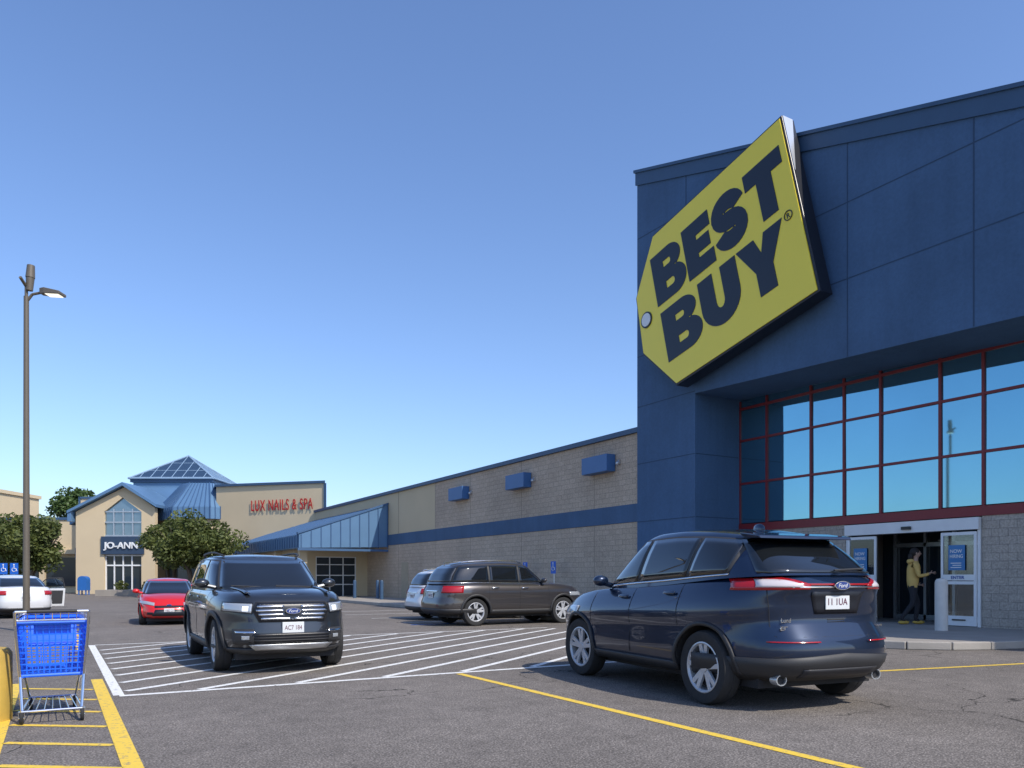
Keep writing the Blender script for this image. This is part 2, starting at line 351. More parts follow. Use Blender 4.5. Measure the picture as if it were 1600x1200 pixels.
vi.obj('vestibule',M['interior'],st)
MB().box((19.885,yD0-.4,.0),(24.5,yD1+.4,.148)).obj('vestibule_floor',M['concrete'],st)
iv=MB()
for yy in (10.9,11.9,12.75,13.6,14.55): iv.box((22.0,yy-.04,.15),(22.08,yy+.04,2.8))
iv.box((22.0,10.9,2.3),(22.08,14.5,2.42)); iv.box((22.0,10.9,.15),(22.08,14.5,.3))
iv.obj('inner_door_frame',M['silver'],st)
MB().box((22.1,10.5,.15),(22.14,15,2.8)).obj('inner_door_glass',M['darkglass'],st)
# ------------------------------------------------------------ yellow tag sign
sg=thing('store_sign','yellow tag shaped store sign with black letters on blue facade','sign',(17.5,17.3,7.6))
O=Vector((17.22,20.93,10.97)); E1=Vector((0,-.972,.235)); E2=Vector((0,.235,.972)); Nn=Vector((-1,0,0))
def sp(a,b,c=0): return O+E1*a+E2*b+Nn*c
outer=[(1.25,1.58),(6.76,1.58),(6.76,-3.80),(1.15,-3.80),(-.13,-2.05),(-.02,0)]
def inset(poly,d):
    n=len(poly); r=[]
    for i in range(n):
        p0=Vector(poly[i-1]);p1=Vector(poly[i]);p2=Vector(poly[(i+1)%n])
        d1=(p1-p0).normalized();d2=(p2-p1).normalized(); n1=Vector((d1.y,-d1.x));n2=Vector((d2.y,-d2.x))
        bis=(n1+n2).normalized(); r.append(p1+bis*(d/max(.3,bis.dot(n1))))
    return r
MB().prism([sp(a,b) for a,b in outer],(.50,0,0)).obj('sign_cabinet',M['black'],sg,bevel=.02)
inn=inset(outer,.07)
MB().prism([sp(p.x,p.y,.03) for p in inn],(.04,0,0)).obj('sign_face',M['yellow'],sg)
bk=MB()
for a,b in((2,.8),(5.8,.8),(2,-3),(5.8,-3)): bk.tube(sp(a,b,-.49),sp(a,b,-.70),.08,n=10)
bk.obj('sign_mounts',M['black'],sg)
e=MB(); 
e.prism([sp(6.77,1.56,-.03),sp(6.77,1.56,-.42),sp(6.77,-.15,-.06),sp(6.77,-.15,-.03)],E1*.01); e.obj('sign_end_panel',M['silver'],sg)
def arc(cx,cy,rx,ry,a0,a1,n=14): return [(cx+rx*math.cos(math.radians(a0+(a1-a0)*i/n)),cy+ry*math.sin(math.radians(a0+(a1-a0)*i/n))) for i in range(n+1)]
def stroke(pts,t):
    Lf=[];R=[]
    for i,p in enumerate(pts):
        a=Vector(pts[max(0,i-1)]);b=Vector(pts[min(len(pts)-1,i+1)]);d=(b-a).normalized();n=Vector((-d.y,d.x))*t/2; p=Vector(p); Lf.append(tuple(p+n));R.append(tuple(p-n))
    return Lf+R[::-1]
G={}
G['B']=([[(0,0)]+arc(.62,.285,.38,.285,-90,78)+arc(.58,.755,.35,.245,-66,90)+[(0,1)],
  [(.37,.215)]+arc(.57,.285,.07,.07,-90,90,6)+[(.37,.355)],[(.37,.65)]+arc(.55,.71,.06,.06,-90,90,6)+[(.37,.77)]],1.0)
G['E']=([[(0,0),(.80,0),(.80,.28),(.38,.28),(.38,.37),(.74,.37),(.74,.63),(.38,.63),(.38,.72),(.80,.72),(.80,1),(0,1)]],.80)
G['S']=([stroke(arc(.46,.675,.285,.175,5,270,18)+arc(.46,.325,.285,.175,90,-175,18)[1:],.325)],.92)
G['T']=([[(0,.70),(0,1),(.92,1),(.92,.70),(.645,.70),(.645,0),(.275,0),(.275,.70)]],.92)
G['U']=([[(0,1)]+arc(.47,.44,.47,.44,180,360)+[(.94,1),(.57,1)]+arc(.47,.44,.10,.14,360,180,8)+[(.37,1)]],.94)
G['Y']=([[(0,1),(.40,1),(.51,.70),(.62,1),(1.02,1),(.70,.42),(.70,0),(.33,0),(.33,.42)]],1.02)
def word(w,a0,b0,W,H):
    tot=sum(G[c][1] for c in w)+.03*(len(w)-1); x=0
    for c in w:
        cu=bpy.data.curves.new('g','CURVE'); cu.dimensions='2D'; cu.fill_mode='BOTH'; cu.extrude=.5
        for lp in G[c][0]:
            s_=cu.splines.new('POLY'); s_.points.add(len(lp)-1); s_.use_cyclic_u=True
            for i,(px,py) in enumerate(lp): s_.points[i].co=(px,py,0,1)
        me=curve_mesh(cu); 
        for v in me.vertices: v.co=sp(a0+(v.co.x+x)/tot*W,b0+v.co.y*H,.035+.02*v.co.z)
        me.materials.append(M['navytext']); link(me,'letter',sg); x+=G[c][1]+.03
word('BEST',.98,-.92,5.52,1.74); word('BUY',1.03,-2.93,5.1,1.74)
MB().tube(sp(.36,-1.03,.02),sp(.36,-1.03,.06),.27,n=28).obj('tag_hole_ring',M['navytext'],sg)
MB().tube(sp(.36,-1.03,.02),sp(.36,-1.03,.075),.22,n=28).obj('tag_hole',M['white'],sg)
mb=MB(); pts=[sp(6.34+.13*math.cos(i*math.pi/12),-1.27+.13*math.sin(i*math.pi/12),.045) for i in range(25)]; mb.path(pts,.014,n=5); mb.obj('registered_ring',M['navytext'],sg)
text('letter','R',sp(6.29,-1.34,.04),E1,E2,.10,.14,M['navytext'],sg,thick=.01,bold=.01)

# ------------------------------------------------------------ long wall
lw=thing('retail_wing','long tan block retail wing with blue stripe and canopy','building',(18.1,41,0))
XL=18.1
M['stripe']=stuccomat('stripe_blue',(.060,.115,.205))
MB().box((XL,21.72,0),(XL+18,39.2,3.40)).obj('lower_wall',M['block'],lw)
MB().box((XL,21.72,4.06),(XL+18,39.2,6.6)).obj('upper_wall',M['block'],lw)
MB().box((XL+.01,39.21,4.06),(XL+18,62,6.6)).obj('upper_wall',M['beige'],lw)
MB().box((XL,39.21,0),(XL+18,62,3.40)).obj('lower_wall',M['block'],lw)
MB().box((XL-.03,21.72,3.405),(XL+18,62,4.055)).obj('blue_stripe',M['stripe'],lw)
MB().box((XL-.12,21.72,6.603),(XL+18,62.2,6.78)).obj('coping',M['bluetrim'],lw)
tj=mat('tan_joint',(.32,.25,.19),.9)
for y in (24.5,30,35,39.2,44.5): 
    MB().box((XL-.004,y,.15),(XL+.02,y+.03,3.39)).obj('wall_joint',tj,lw); MB().box((XL-.004,y,4.07),(XL+.02,y+.03,6.59)).obj('wall_joint',tj,lw)
MB().box((XL-.03,43.0,.15),(XL+.05,44.0,2.3)).obj('service_door',mat('service_door_paint',(.42,.35,.25),.6),lw)
for i,y in enumerate((24.0,29.95,35.9)):
    a=MB(); a.box((XL-.42,y-.80,5.36),(XL-.012,y+.80,6.0)); o=a.obj('wall_light_box',M['bluebox'],None,bevel=.015)
    tag(o,'small blue metal wall box mounted high on tan wall','wall box','blue wall boxes')
    c_=MB(); c_.ball((XL-.12,y-1.05,5.62),.07); c_.box((XL-.08,y-1.1,5.6),(XL-.01,y-1.0,5.76)); tag(c_.obj('security_camera',M['silver'],None,smooth=True),'small domed camera on tan wall beside blue box','camera','wall cameras')
YC=46.2
cn=MB(); cn.prism([(XL-.01,YC,5.95),(XL-.01,YC,3.30),(12.5,YC,3.15),(12.5,YC,3.95)],(0,20,0)); cn.obj('canopy',M['roofblue'],lw)
sm=MB()
for k in range(10):
    x=12.6+k*.6; zt=3.95+(x-12.5)/5.59*2.0; sm.box((x,YC-.04,3.2),(x+.05,YC-.004,zt-.02))
y=YC+.3
while y<66: sm.prism([(12.46,y,3.2),(12.46,y,3.98),(XL-.01,y,5.99),(XL-.01,y,5.953),(12.5,y,3.953),(12.49,y,3.2)],(0,.05,0)); y+=.6
sm.prism([(12.4,YC-.06,3.96),(12.4,YC-.06,4.08),(XL-.01,YC-.06,6.08),(XL-.01,YC-.06,5.953)],(0,.3,0))
sm.box((12.4,YC-.05,3.0),(XL-.02,YC-.002,3.14))
sm.obj('canopy_seams',mat('seam_blue',(.06,.13,.25),.45,metal=.2),lw)
cl=MB()
for y in (47.0,53,59): cl.box((12.75,y,.0),(13.2,y+.45,3.16))
cl.box((13.2,50.0,0),(14.6,50.3,3.2)); cl.box((17.3,50.0,0),(XL,50.3,3.2)); cl.box((14.6,50.0,2.75),(17.3,50.3,3.2)); cl.box((13.2,50.3,0),(13.4,62,3.2))
cl.obj('canopy_column_and_wall',M['beige'],lw)
MB().box((14.6,50.08,.1),(17.3,50.12,2.75)).obj('entrance_glass',M['darkglass'],lw)
ef=MB()
for x in (14.6,15.5,16.4,17.24): ef.box((x,50.0,.1),(x+.06,50.07,2.75))
for z in (.1,.9,1.5,2.2,2.69): ef.box((14.66,50.01,z),(17.24,50.06,z+.06))
ef.obj('entrance_frame',M['white'],lw)

# ------------------------------------------------------------ far mall
ml=thing('mall_building','beige mall entrance with blue metal roofs and glass pyramid skylight','mall building',far(-31,66,0))
def fb(mb,a0,a1,d0,d1,z0,z1,mi=0): return mb.box((a0,d0,z0),(a1,d1,z1),mi,fr=far)
def fpoly(mb,pts,d0,d1):
    mb.prism([far(a,d0,z) for a,z in pts],far(0,d1-d0,0)); return mb
lx=MB(); lx.prism([far(-25.2,66.5,0),far(-25.2,66.5,9.1),far(-15.1,62.6,8.95),far(-15.1,62.6,0)],far(-3.2,8,0)); lx.obj('tenant_wall',M['beige'],ml)
lt=MB(); lt.prism([far(-25.3,66.35,9.103),far(-25.3,66.35,9.3),far(-14.95,62.4,9.15),far(-14.95,62.4,8.953)],far(-3.2,8,0)); lt.prism([far(-15.09,62.5,0),far(-15.09,62.5,8.94),far(-14.85,62.4,8.94),far(-14.85,62.4,0)],far(-.1,.4,0)); lt.obj('wall_trim',M['bluetrim'],ml)
dE=(far(-15.1,62.6)-far(-25.2,66.5)).normalized()
tO=far(-25.2,66.45,6.90)+dE*3.65+Vector((-.0,-.1,0))
text('lettering','LUX NAILS & SPA',tO,dE,(0,0,1),6.1,.90,M['letred'],ml,thick=.04,bold=.004,space=1.15)
w=MB(); fb(w,-38.7,-34,70,80,0,8.45); w.obj('tenant_wall',M['beige'],ml)
w=MB(); fb(w,-38.8,-33.9,69.9,80,8.453,8.62); fb(w,-38.85,-38.703,69.9,72,0,8.62); w.obj('wall_trim',M['bluetrim'],ml)
text('lettering','Spec',far(-38.2,69.9,6.75),(C0,-S0,0),(0,0,1),2.3,1.0,M['letblue'],ml,thick=.12,bold=.02)
w=MB(); fb(w,-90,-38.86,71,82,0,6.6); w.obj('tenant_wall',M['beige'],ml)
w=MB(); fb(w,-90,-38.86,70.9,82,6.603,6.85); w.obj('wall_trim',M['bluetrim'],ml)
w=MB(); fb(w,-90,-38.9,70.85,70.95,.6,3.2); w.obj('storefront_glass',M['darkglass'],ml)
w=MB(); a=-89
while a<-39: fb(w,a,a+.5,70.6,70.84,0,3.6); a+=4.2
fb(w,-90,-38.9,70.3,70.99,3.5,3.9); w.obj('storefront_pier',M['beige'],ml)
w=MB(); D=66
fpoly(w,[(-36.9,0),(-36.9,6.95),(-32.75,9.05),(-30.2,7.3),(-30.2,0),(-31.35,0),(-31.35,6.95),(-32.95,8.15),(-34.5,6.95),(-34.5,0)],D,D+.5); w.obj('gable_wall',M['beige'],ml)
w=MB(); fpoly(w,[(-37.4,6.78),(-37.4,7.0),(-32.75,9.4),(-29.9,7.55),(-29.9,7.3),(-32.75,9.12)],D-.5,D+5); w.obj('gable_roof',M['roofblue'],ml)
w=MB(); fpoly(w,[(-34.5,4.9),(-34.5,6.95),(-32.95,8.15),(-31.35,6.95),(-31.35,4.9)],D+.2,D+.25); w.obj('gable_window',mat('gable_glass',(.22,.30,.38),.05,metal=.7),ml)
w=MB()
for a in (-33.75,-32.95,-32.15): fb(w,a-.05,a+.05,D+.1,D+.19,4.9,7.2)
fb(w,-34.5,-31.35,D+.08,D+.18,6.0,6.12); fb(w,-34.5,-31.35,D+.08,D+.18,6.9,7.0); fb(w,-34.5,-31.35,D+.08,D+.18,4.86,4.98)
w.obj('gable_window_frame',M['silver'],ml)
w=MB(); fb(w,-34.7,-31.1,D-.15,D+.6,3.35,4.85); w.obj('sign_band',mat('sign_band_navy',(.03,.055,.10),.5),ml)
text('lettering','JO-ANN',far(-34.45,D-.2,3.65),(C0,-S0,0),(0,0,1),2.9,.72,M['white'],ml,thick=.12,bold=.02)
w=MB(); fb(w,-34.5,-31.35,D+.3,D+.36,0,3.35); w.obj('entrance_glass',M['darkglass'],ml)
w=MB()
for a in (-34.5,-33.8,-33.05,-32.3,-31.45): fb(w,a,a+.09,D+.2,D+.29,.0,3.34)
for z in (.0,2.35,3.2): fb(w,-34.4,-31.46,D+.21,D+.28,z,z+.12)
w.obj('entrance_frame',M['white'],ml)
w=MB(); fb(w,-37.3,-34.9,D+.6,D+5,2.9,3.9); w.obj('storefront_band',M['bluetrim'],ml)
w=MB(); fb(w,-37.3,-34.9,D+1.2,D+1.3,0,2.9); w.obj('storefront_glass',M['darkglass'],ml)
w=MB(); w.prism([far(-37.4,D-.4,6.1),far(-37.4,D-.4,7.0),far(-36.9,D+8,7.0),far(-36.9,D+8,6.1)],far(.3,0,0)); 
w.prism([far(-38.0,D+1,5.9),far(-34.8,D+1,7.6),far(-34.8,D+6,7.6),far(-38,D+6,5.9)],(0,0,.9)); w.obj('side_roof',M['roofblue'],ml)
cx,cd=-27.0,69.5
def ring(r,z,n=8,off=22.5): return [far(cx+r*math.cos(math.radians(off+i*360/n)),cd+r*math.sin(math.radians(off+i*360/n)),z) for i in range(n)]
def loft(mb,r0,r1): 
    n=len(r0); mb.add(r0+r1,[(i,(i+1)%n,n+(i+1)%n,n+i) for i in range(n)]); return mb
w=MB(); loft(w,ring(4.1,6.35),ring(4.1,7.35)); loft(w,ring(4.1,7.35),ring(2.2,9.55)); w.add(ring(4.1,6.35),[tuple(range(8))]); w.add(ring(2.2,9.55),[tuple(range(8))]); w.obj('bay_roof',M['roofblue'],ml)
w=MB(); R0=ring(4.13,6.35);R1=ring(4.13,7.37);R2=ring(2.22,9.58)
for i in range(8):
    j=(i+1)%8
    for k in range(7):
        f=k/7; w.path([R0[i].lerp(R0[j],f),R1[i].lerp(R1[j],f),R2[i].lerp(R2[j],f)],.035 if k else .06,n=5)
w.obj('bay_roof_seams',mat('seam_blue2',(.05,.11,.22),.45),ml)
w=MB(); loft(w,ring(3.5,0),ring(3.5,6.36)); w.obj('bay_wall',M['beige'],ml)
w=MB(); loft(w,ring(3.53,.8),ring(3.53,3.6)); w.obj('bay_window',M['darkglass'],ml)
pc,pd=-31.3,75.5
w=MB(); fb(w,pc-5,pc+6,71,82,0,8.2); w.obj('mall_block',M['beige'],ml)
w=MB(); 
w.add([far(pc-5.2,70.9,7.6),far(pc+5.6,70.9,7.6),far(pc+5.6,80,7.6),far(pc-5.2,80,7.6),far(pc-3.6,pd-3.6,9.7),far(pc+3.6,pd-3.6,9.7),far(pc+3.6,pd+3.6,9.7),far(pc-3.6,pd+3.6,9.7)],[(0,1,5,4),(1,2,6,5),(2,3,7,6),(3,0,4,7),(3,2,1,0),(4,5,6,7)]); w.obj('skylight_skirt_roof',M['roofblue'],ml)
w=MB(); fb(w,pc-3.6,pc+3.6,pd-3.6,pd+3.6,9.7,10.15); w.obj('skylight_drum',M['roofblue'],ml)
w=MB(); fb(w,pc-3.8,pc+3.8,pd-3.8,pd+3.8,10.153,10.5); w.obj('skylight_curb',M['bluetrim'],ml)
ap=far(pc,pd,13.15); HQ=3.9; q=[far(pc-HQ,pd-HQ,10.503),far(pc+HQ,pd-HQ,10.503),far(pc+HQ,pd+HQ,10.503),far(pc-HQ,pd+HQ,10.503)]
w=MB(); w.add(q+[ap],[(0,1,4),(1,2,4),(2,3,4),(3,0,4),(3,2,1,0)]); w.obj('glass_pyramid',mat('pyramid_glass',(.06,.11,.18),.08,metal=.5),ml)
w=MB()
for i in range(4):
    j=(i+1)%4; w.tube(q[i],ap,.08,n=6); w.tube(q[i],q[j],.1,n=6)
    for k in range(1,8):
        f=k/8; base=q[i].lerp(q[j],f); h=1-abs(2*f-1); topp=(q[i] if f<.5 else q[j]).lerp(ap,h) if f!=.5 else ap
        w.tube(base,topp,.035,n=5)
    for f in (.33,.66): w.tube(q[i].lerp(ap,f),q[j].lerp(ap,f),.03,n=5)
w.obj('skylight_frame',mat('skylight_bar',(.25,.36,.48),.4),ml)
o=MB(); o.box((-62,88,0),(-58.2,96,11.0),fr=far); o.box((-62.2,87.8,11.0),(-58,96.2,11.4),fr=far)
tag(o.obj('distant_building',M['beige'],None),'plain beige flat roofed building beyond the trees','building')
w=MB(); fb(w,-31,-23.5,58,60.5,0,.45); tag(w.obj('planter',M['concrete'],None),'low concrete planter under trees by the entrance','planter')
w=MB(); fb(w,-45,-35.8,50,62,0,.14); w.obj('planting_island',M['dirt'],None,kind='structure')
def foliage(mb,c,rad,n,ls,clumps=14,squash=.8):
    c=Vector(c); cs=[]
    for _ in range(clumps):
        while True:
            p=Vector((random.uniform(-1,1),random.uniform(-1,1),random.uniform(-1,1)))
            if .25<p.length<1: break
        cs.append((Vector((p.x*rad[0],p.y*rad[1],p.z*rad[2]))*.82,random.uniform(.22,.42)))
    for _ in range(n):
        cc,rr=random.choice(cs); d=Vector((random.gauss(0,1),random.gauss(0,1),random.gauss(0,1))).normalized()*random.uniform(.35,1)**.5*rr
        p=c+cc+Vector((d.x*rad[0],d.y*rad[1],d.z*rad[2]*1.1))
        u=Vector((random.gauss(0,1),random.gauss(0,1),random.gauss(0,.8))).normalized(); v=u.orthogonal().normalized(); v=Matrix.Rotation(random.uniform(0,6.28),3,u)@v
        s_=ls*random.uniform(.6,1.3); a=u*s_; b=v*s_*.6
        mb.add([p-a,p-b*.9,p+a,p+b*.9],[(0,1,2,3)])
def tree(pos,h,rad,label,n=6500,leaf='leaf',ls=.13,group=None):
    t=thing('tree',label,'tree',pos,group=group)
    tk=MB(); base=Vector(pos); top=h-rad[2]*1.05; fork=h-2*rad[2]+.2
    for k in range(4):
        ang=k*1.6+random.random(); b0=base+Vector((math.cos(ang)*.12,math.sin(ang)*.12,0)); m1=base+Vector((math.cos(ang)*rad[0]*.18,math.sin(ang)*rad[1]*.18,fork*.9)); m2=base+Vector((math.cos(ang)*rad[0]*.5,math.sin(ang)*rad[1]*.5,top))
        tk.tube(b0,m1,.13,.09,8); tk.tube(m1,m2,.09,.04,7)
        for q_ in range(3):
            a2=ang+random.uniform(-1,1); e_=m2+Vector((math.cos(a2)*rad[0]*.3,math.sin(a2)*rad[1]*.3,random.uniform(.1,.8)*rad[2]*.7)); tk.tube(m1.lerp(m2,.4+.2*q_),e_,.04,.015,5)
    tk.obj('trunk',M['bark'],t,smooth=True)
    cr=MB(); foliage(cr,base+Vector((0,0,h-rad[2])),rad,n,ls,clumps=38); cr.obj('crown',M[leaf],t)
tree(far(-22.1,54.5,0),5.9,(3.3,2.8,2.0),'broad green tree with leaning trunks beside the planter',12000,group='trees in front of the mall')
tree(far(-24.6,56.5,0),5.5,(2.2,2.2,1.7),'broad green tree with leaning trunks beside the planter',7500,group='trees in front of the mall')
tree(far(-29.7,47.5,0),5.2,(2.7,2.4,1.8),'low round green tree on the planting island',11000,group='trees in front of the mall')
tree(far(-33.0,49.5,0),5.5,(2.7,2.4,1.9),'low round green tree on the planting island',9000,group='trees in front of the mall')
tree(far(-49,88,0),11.4,(3.3,3,2.4),'tall green tree rising behind the mall roof',6000,'leaf2',.2,group='trees behind the mall')
for i,(a,d,r) in enumerate(((-27.5,59.2,.5),(-25.5,59.2,.55),(-29.5,59.2,.5))):
    w=MB(); foliage(w,far(a,d,.75),(r*1.3,r,r*.8),700,.07,clumps=9); tag(w.obj('shrub',M['leaf'],None),'small rounded green shrub in concrete planter','shrub','shrubs in the planter')

# ------------------------------------------------------------ street furniture
lp=thing('street_lamp','tall bronze parking lot lamp with two heads','street lamp',far(-12.45,20,0))
b0=far(-12.45,20,0); w=MB(); w.tube(b0,b0+Vector((0,0,8.6)),.085,.062,12); w.obj('pole',M['pole'],lp,smooth=True)
w=MB(); w.tube(b0,b0+Vector((0,0,.12)),.17,.14,20); w.obj('base_cover',M['pole'],lp,smooth=True)
rt=Vector((C0,-S0,0)); fw=Vector((S0,C0,0)); tp=b0+Vector((0,0,8.5))
w=MB(); w.path([tp-Vector((0,0,.05)),tp+rt*.15+Vector((0,0,.15)),tp+rt*.4+Vector((0,0,.2))],.035)
w.path([tp,tp+Vector((0,0,.35)),tp-fw*.25+Vector((0,0,.5))],.04); w.obj('arm',M['pole'],lp)
def head(c,dx,dy,l,wd,nm='lamp_head'):
    w=MB(); c=Vector(c); a=[]
    for t_,ww,z0,z1 in((0,.5,-.05,.09),(.25,.8,-.05,.1),(1,1,-.05,.02)):
        p=c+dx*l*t_; a.append([p-dy*wd*ww/2+Vector((0,0,z0)),p+dy*wd*ww/2+Vector((0,0,z0)),p+dy*wd*ww/2+Vector((0,0,z1)),p-dy*wd*ww/2+Vector((0,0,z1))])
    vs=sum(a,[]); fs=[(0,1,2,3),(8,11,10,9)]
    for k in range(2):
        for j in range(4): fs.append((4*k+j,4*k+(j+1)%4,4*k+4+(j+1)%4,4*k+4+j))
    w.add(vs,fs); o=w.obj(nm,M['pole'],lp,bevel=.01)
    l2=MB(); p0=c+dx*l*.3; p1=c+dx*l*.92; n=dy*wd*.36; z=Vector((0,0,-.056)); l2.prism([p0-n+z,p1-n+z,p1+n+z,p0+n+z],(0,0,-.012)); l2.obj('lens',M['led'],o,world=False)
head(tp+rt*.38+Vector((0,0,.2)),(rt+Vector((0,0,-.05))).normalized(),fw,.55,.34)
w=MB(); u=Vector((.05,0,1)).normalized(); c=tp+Vector((0,0,.25))+rt*.08
w.tube(c,c+u*.32,.08,.10,10); w.tube(c+u*.33,c+u*.65,.11,.09,10); w.obj('lamp_head',M['pole'],lp,smooth=True)

def bollard(loc,h,r,m,label,grp,nm='bollard'):
    w=MB(); w.lathe([(0.0001,0),(r,0),(r,h-r*.9),(r*.92,h-r*.5),(r*.7,h-r*.2),(r*.35,h-.02),(0.0001,h)],loc,20,axis='Z'); o=w.obj(nm,m,None,smooth=True); return tag(o,label,'bollard',grp)
bollard((18.0,10.72,.15),1.24,.14,mat('bollard_grey',(.62,.59,.54),.7,namt=.15,nscale=5),'pale grey rounded concrete bollard beside store entrance',None)
for x,y in ((15.9,41.6),(16.3,43.3),(15.6,45.3)): bollard((x,y,.15),1.1,.1,M['bluetrim'],'dark blue steel bollard on the pavement','blue bollards')
w=MB(); p=far(-5.22,7.6,0); w.lathe([(0.0001,0),(.30,0),(.30,.66),(.27,.7),(0.0001,.7)],p,28,axis='Z'); tag(w.obj('concrete_post_base',M['yellowpost'],None,smooth=True),'yellow painted round concrete post base beside cart','post base')
def access_sign(loc,right,s=1,h=1.55):
    t=thing('parking_sign','small blue accessible parking sign on a post','parking sign',loc,group='accessible parking signs'); L0=Vector(loc); R=Vector(right).normalized(); n=R.cross(Vector((0,0,1)))
    MB().tube(L0,L0+Vector((0,0,h+.5*s)),.025,n=8).obj('post',M['silver'],t)
    w=MB(); c=L0+n*.035+Vector((0,0,h)); hw=.18*s; w.prism([c-R*hw,c+R*hw,c+R*hw+Vector((0,0,.50*s)),c-R*hw+Vector((0,0,.50*s))],n*.01); w.obj('sign_panel',M['signblue'],t)
    w=MB(); k=c+n*.02+Vector((0,0,.26*s)); w.tube(k+Vector((0,0,.17*s)),k+Vector((0,0,.17*s))+n*.006,.035*s,n=10)
    pts=[k+R*(.09*s*math.cos(a))+Vector((0,0,-.05*s+.09*s*math.sin(a))) for a in [math.radians(120+i*24) for i in range(11)]]; w.path(pts,.012*s,n=5)
    w.path([k+Vector((0,0,.13*s)),k+Vector((0,0,.0)),k+R*.09*s,k+R*.13*s-Vector((0,0,.12*s))],.014*s,n=5); w.obj('wheelchair_symbol',M['white'],t)
rt2=(C0,-S0,0)
access_sign((17.6,28.8,.15),(0,-1,0),h=1.4); access_sign((17.6,26.6,.15),(0,-1,0),h=1.4)
access_sign(far(-25.5,40,0),rt2,1.15); access_sign(far(-26.05,40,0),rt2,1.15)
mbx=thing('mailbox','blue street mailbox with rounded top on short legs','mailbox',far(-34.3,62.5,0))
w=MB(); prof=[(-.3,.35),(-.3,1.2)]+[(.3*math.cos(math.radians(180-15*i)),1.2+.3*math.sin(math.radians(15*i))) for i in range(1,12)]+[(.3,1.2),(.3,.35)]
w.prism([far(-34.3+a*1.2,62.2,z) for a,z in prof],far(0,.6,0)); w.obj('box',M['mailblue'],mbx)
w=MB(); 
for a in (-.28,.28):
    for d in (62.25,62.7): fb(w,-34.3+a-.04,-34.3+a+.04,d,d+.08,0,.36)
w.obj('legs',M['mailblue'],mbx)

# ------------------------------------------------------------ shopping cart
def cart(loc,yaw,sc=1):
    t=thing('shopping_cart','blue plastic shopping cart with chrome frame, empty','shopping cart',loc,yaw,sc)
    def bp(x,y,z):
        xb=-.30+x*.74; xt=-.36+x*.88; hw_b=.245-.02*x; hw_t=.28-.035*x
        return Vector((xb+(xt-xb)*z,(hw_b+(hw_t-hw_b)*z)*y,.42+z*.49+.02*x))
    w=MB(); r=.0075
    for s_ in(-1,1):
        for k in range(17): w.tube(bp(k/16,s_,0),bp(k/16,s_,1),r,n=4)
        for k in range(10): w.tube(bp(0,s_,k/9),bp(1,s_,k/9),r,n=4)
    for x in (0,1):
        for k in range(12): w.tube(bp(x,-1+2*k/11,0),bp(x,-1+2*k/11,1),r,n=4)
        for k in range(10): w.tube(bp(x,-1,k/9),bp(x,1,k/9),r,n=4)
    for k in range(12): w.tube(bp(0,-1+2*k/11,0),bp(1,-1+2*k/11,0),r,n=4)
    for k in range(14): w.tube(bp(k/13,-1,0),bp(k/13,1,0),r,n=4)
    for z,rr in((1,.022),(0,.016)):
        P=[bp(0,-1,z),bp(1,-1,z),bp(1,1,z),bp(0,1,z),bp(0,-1,z)]; w.path(P,rr,n=7)
    w.obj('basket',M['cartblue'],t,world=False)
    s=MB(); s.box((-.335,-.15,.80),(-.32,.15,.915)); s.box((-.32,-.2,.70),(-.14,.2,.715)); s.prism([(-.14,-.2,.68),(-.12,-.2,.68),(-.06,-.2,.90),(-.08,-.2,.90)],(0,.4,0)); s.obj('child_seat',M['cartblue'],t,world=False,bevel=.006)
    c=MB(); 
    for s_ in(-1,1):
        c.path([(-.50,.24*s_,.12),(.44,.20*s_,.12)],.012); c.path([(-.46,.235*s_,.12),(-.36,.255*s_,.42),(-.44,.29*s_,.90),(-.50,.29*s_,1.02)],.014); c.path([(-.36,.24*s_,.40),(.42,.20*s_,.42)],.012); c.path([(.40,.20*s_,.12),(.0,.23*s_,.40)],.011)
    c.path([(-.50,-.24,.12),(-.50,.24,.12)],.012); c.path([(.44,-.20,.12),(.44,.20,.12)],.012); c.path([(-.50,-.29,1.02),(-.50,.29,1.02)],.014); c.path([(-.44,-.29,.94),(-.44,.29,.94)],.010)
    c.path([(.50,-.25,.97),(.50,.25,.97)],.010); c.path([(.50,-.25,.97),(-.44,-.29,.97)],.010); c.path([(.50,.25,.97),(-.44,.29,.97)],.010)
    for k in range(7): c.tube((-.5,-.2+k*.066,.12),(.44,-.15+k*.05,.12),.005,n=5)
    for k in range(9): c.tube((-.50,-.26+.065*k,1.02),(-.44,-.26+.065*k,.94),.005,n=5)
    c.obj('chrome_frame',M['chrome'],t,world=False,smooth=True)
    h=MB(); h.tube((-.505,-.2,1.023),(-.505,.2,1.023),.016,n=12); h.obj('handle',M['trim'],t,world=False,smooth=True)
    for x,y_ in((-.47,.24),(-.47,-.24),(.40,.19),(.40,-.19)):
        k=MB(); k.lathe([(.018,-.016),(.055,-.016),(.062,-.008),(.062,.008),(.055,.016),(.018,.016)],(x,y_,.062),20,closed=True); k.obj('wheel',M['tyre'],t,world=False,smooth=True)
        k=MB(); k.box((x-.02,y_-.025,.06),(x+.02,y_-.02,.115)); k.box((x-.02,y_+.02,.06),(x+.02,y_+.025,.115)); k.box((x-.02,y_-.025,.112),(x+.02,y_+.025,.12)); k.tube((x,y_-.024,.062),(x,y_+.024,.062),.012,n=10); k.obj('caster',M['chrome'],t,world=False)
def yaw_of(dx,dz):
    v=far(dx,dz); return math.atan2(v.y,v.x)
cart(far(-4.68,7.95,0),yaw_of(-.58,1.0),1.05)

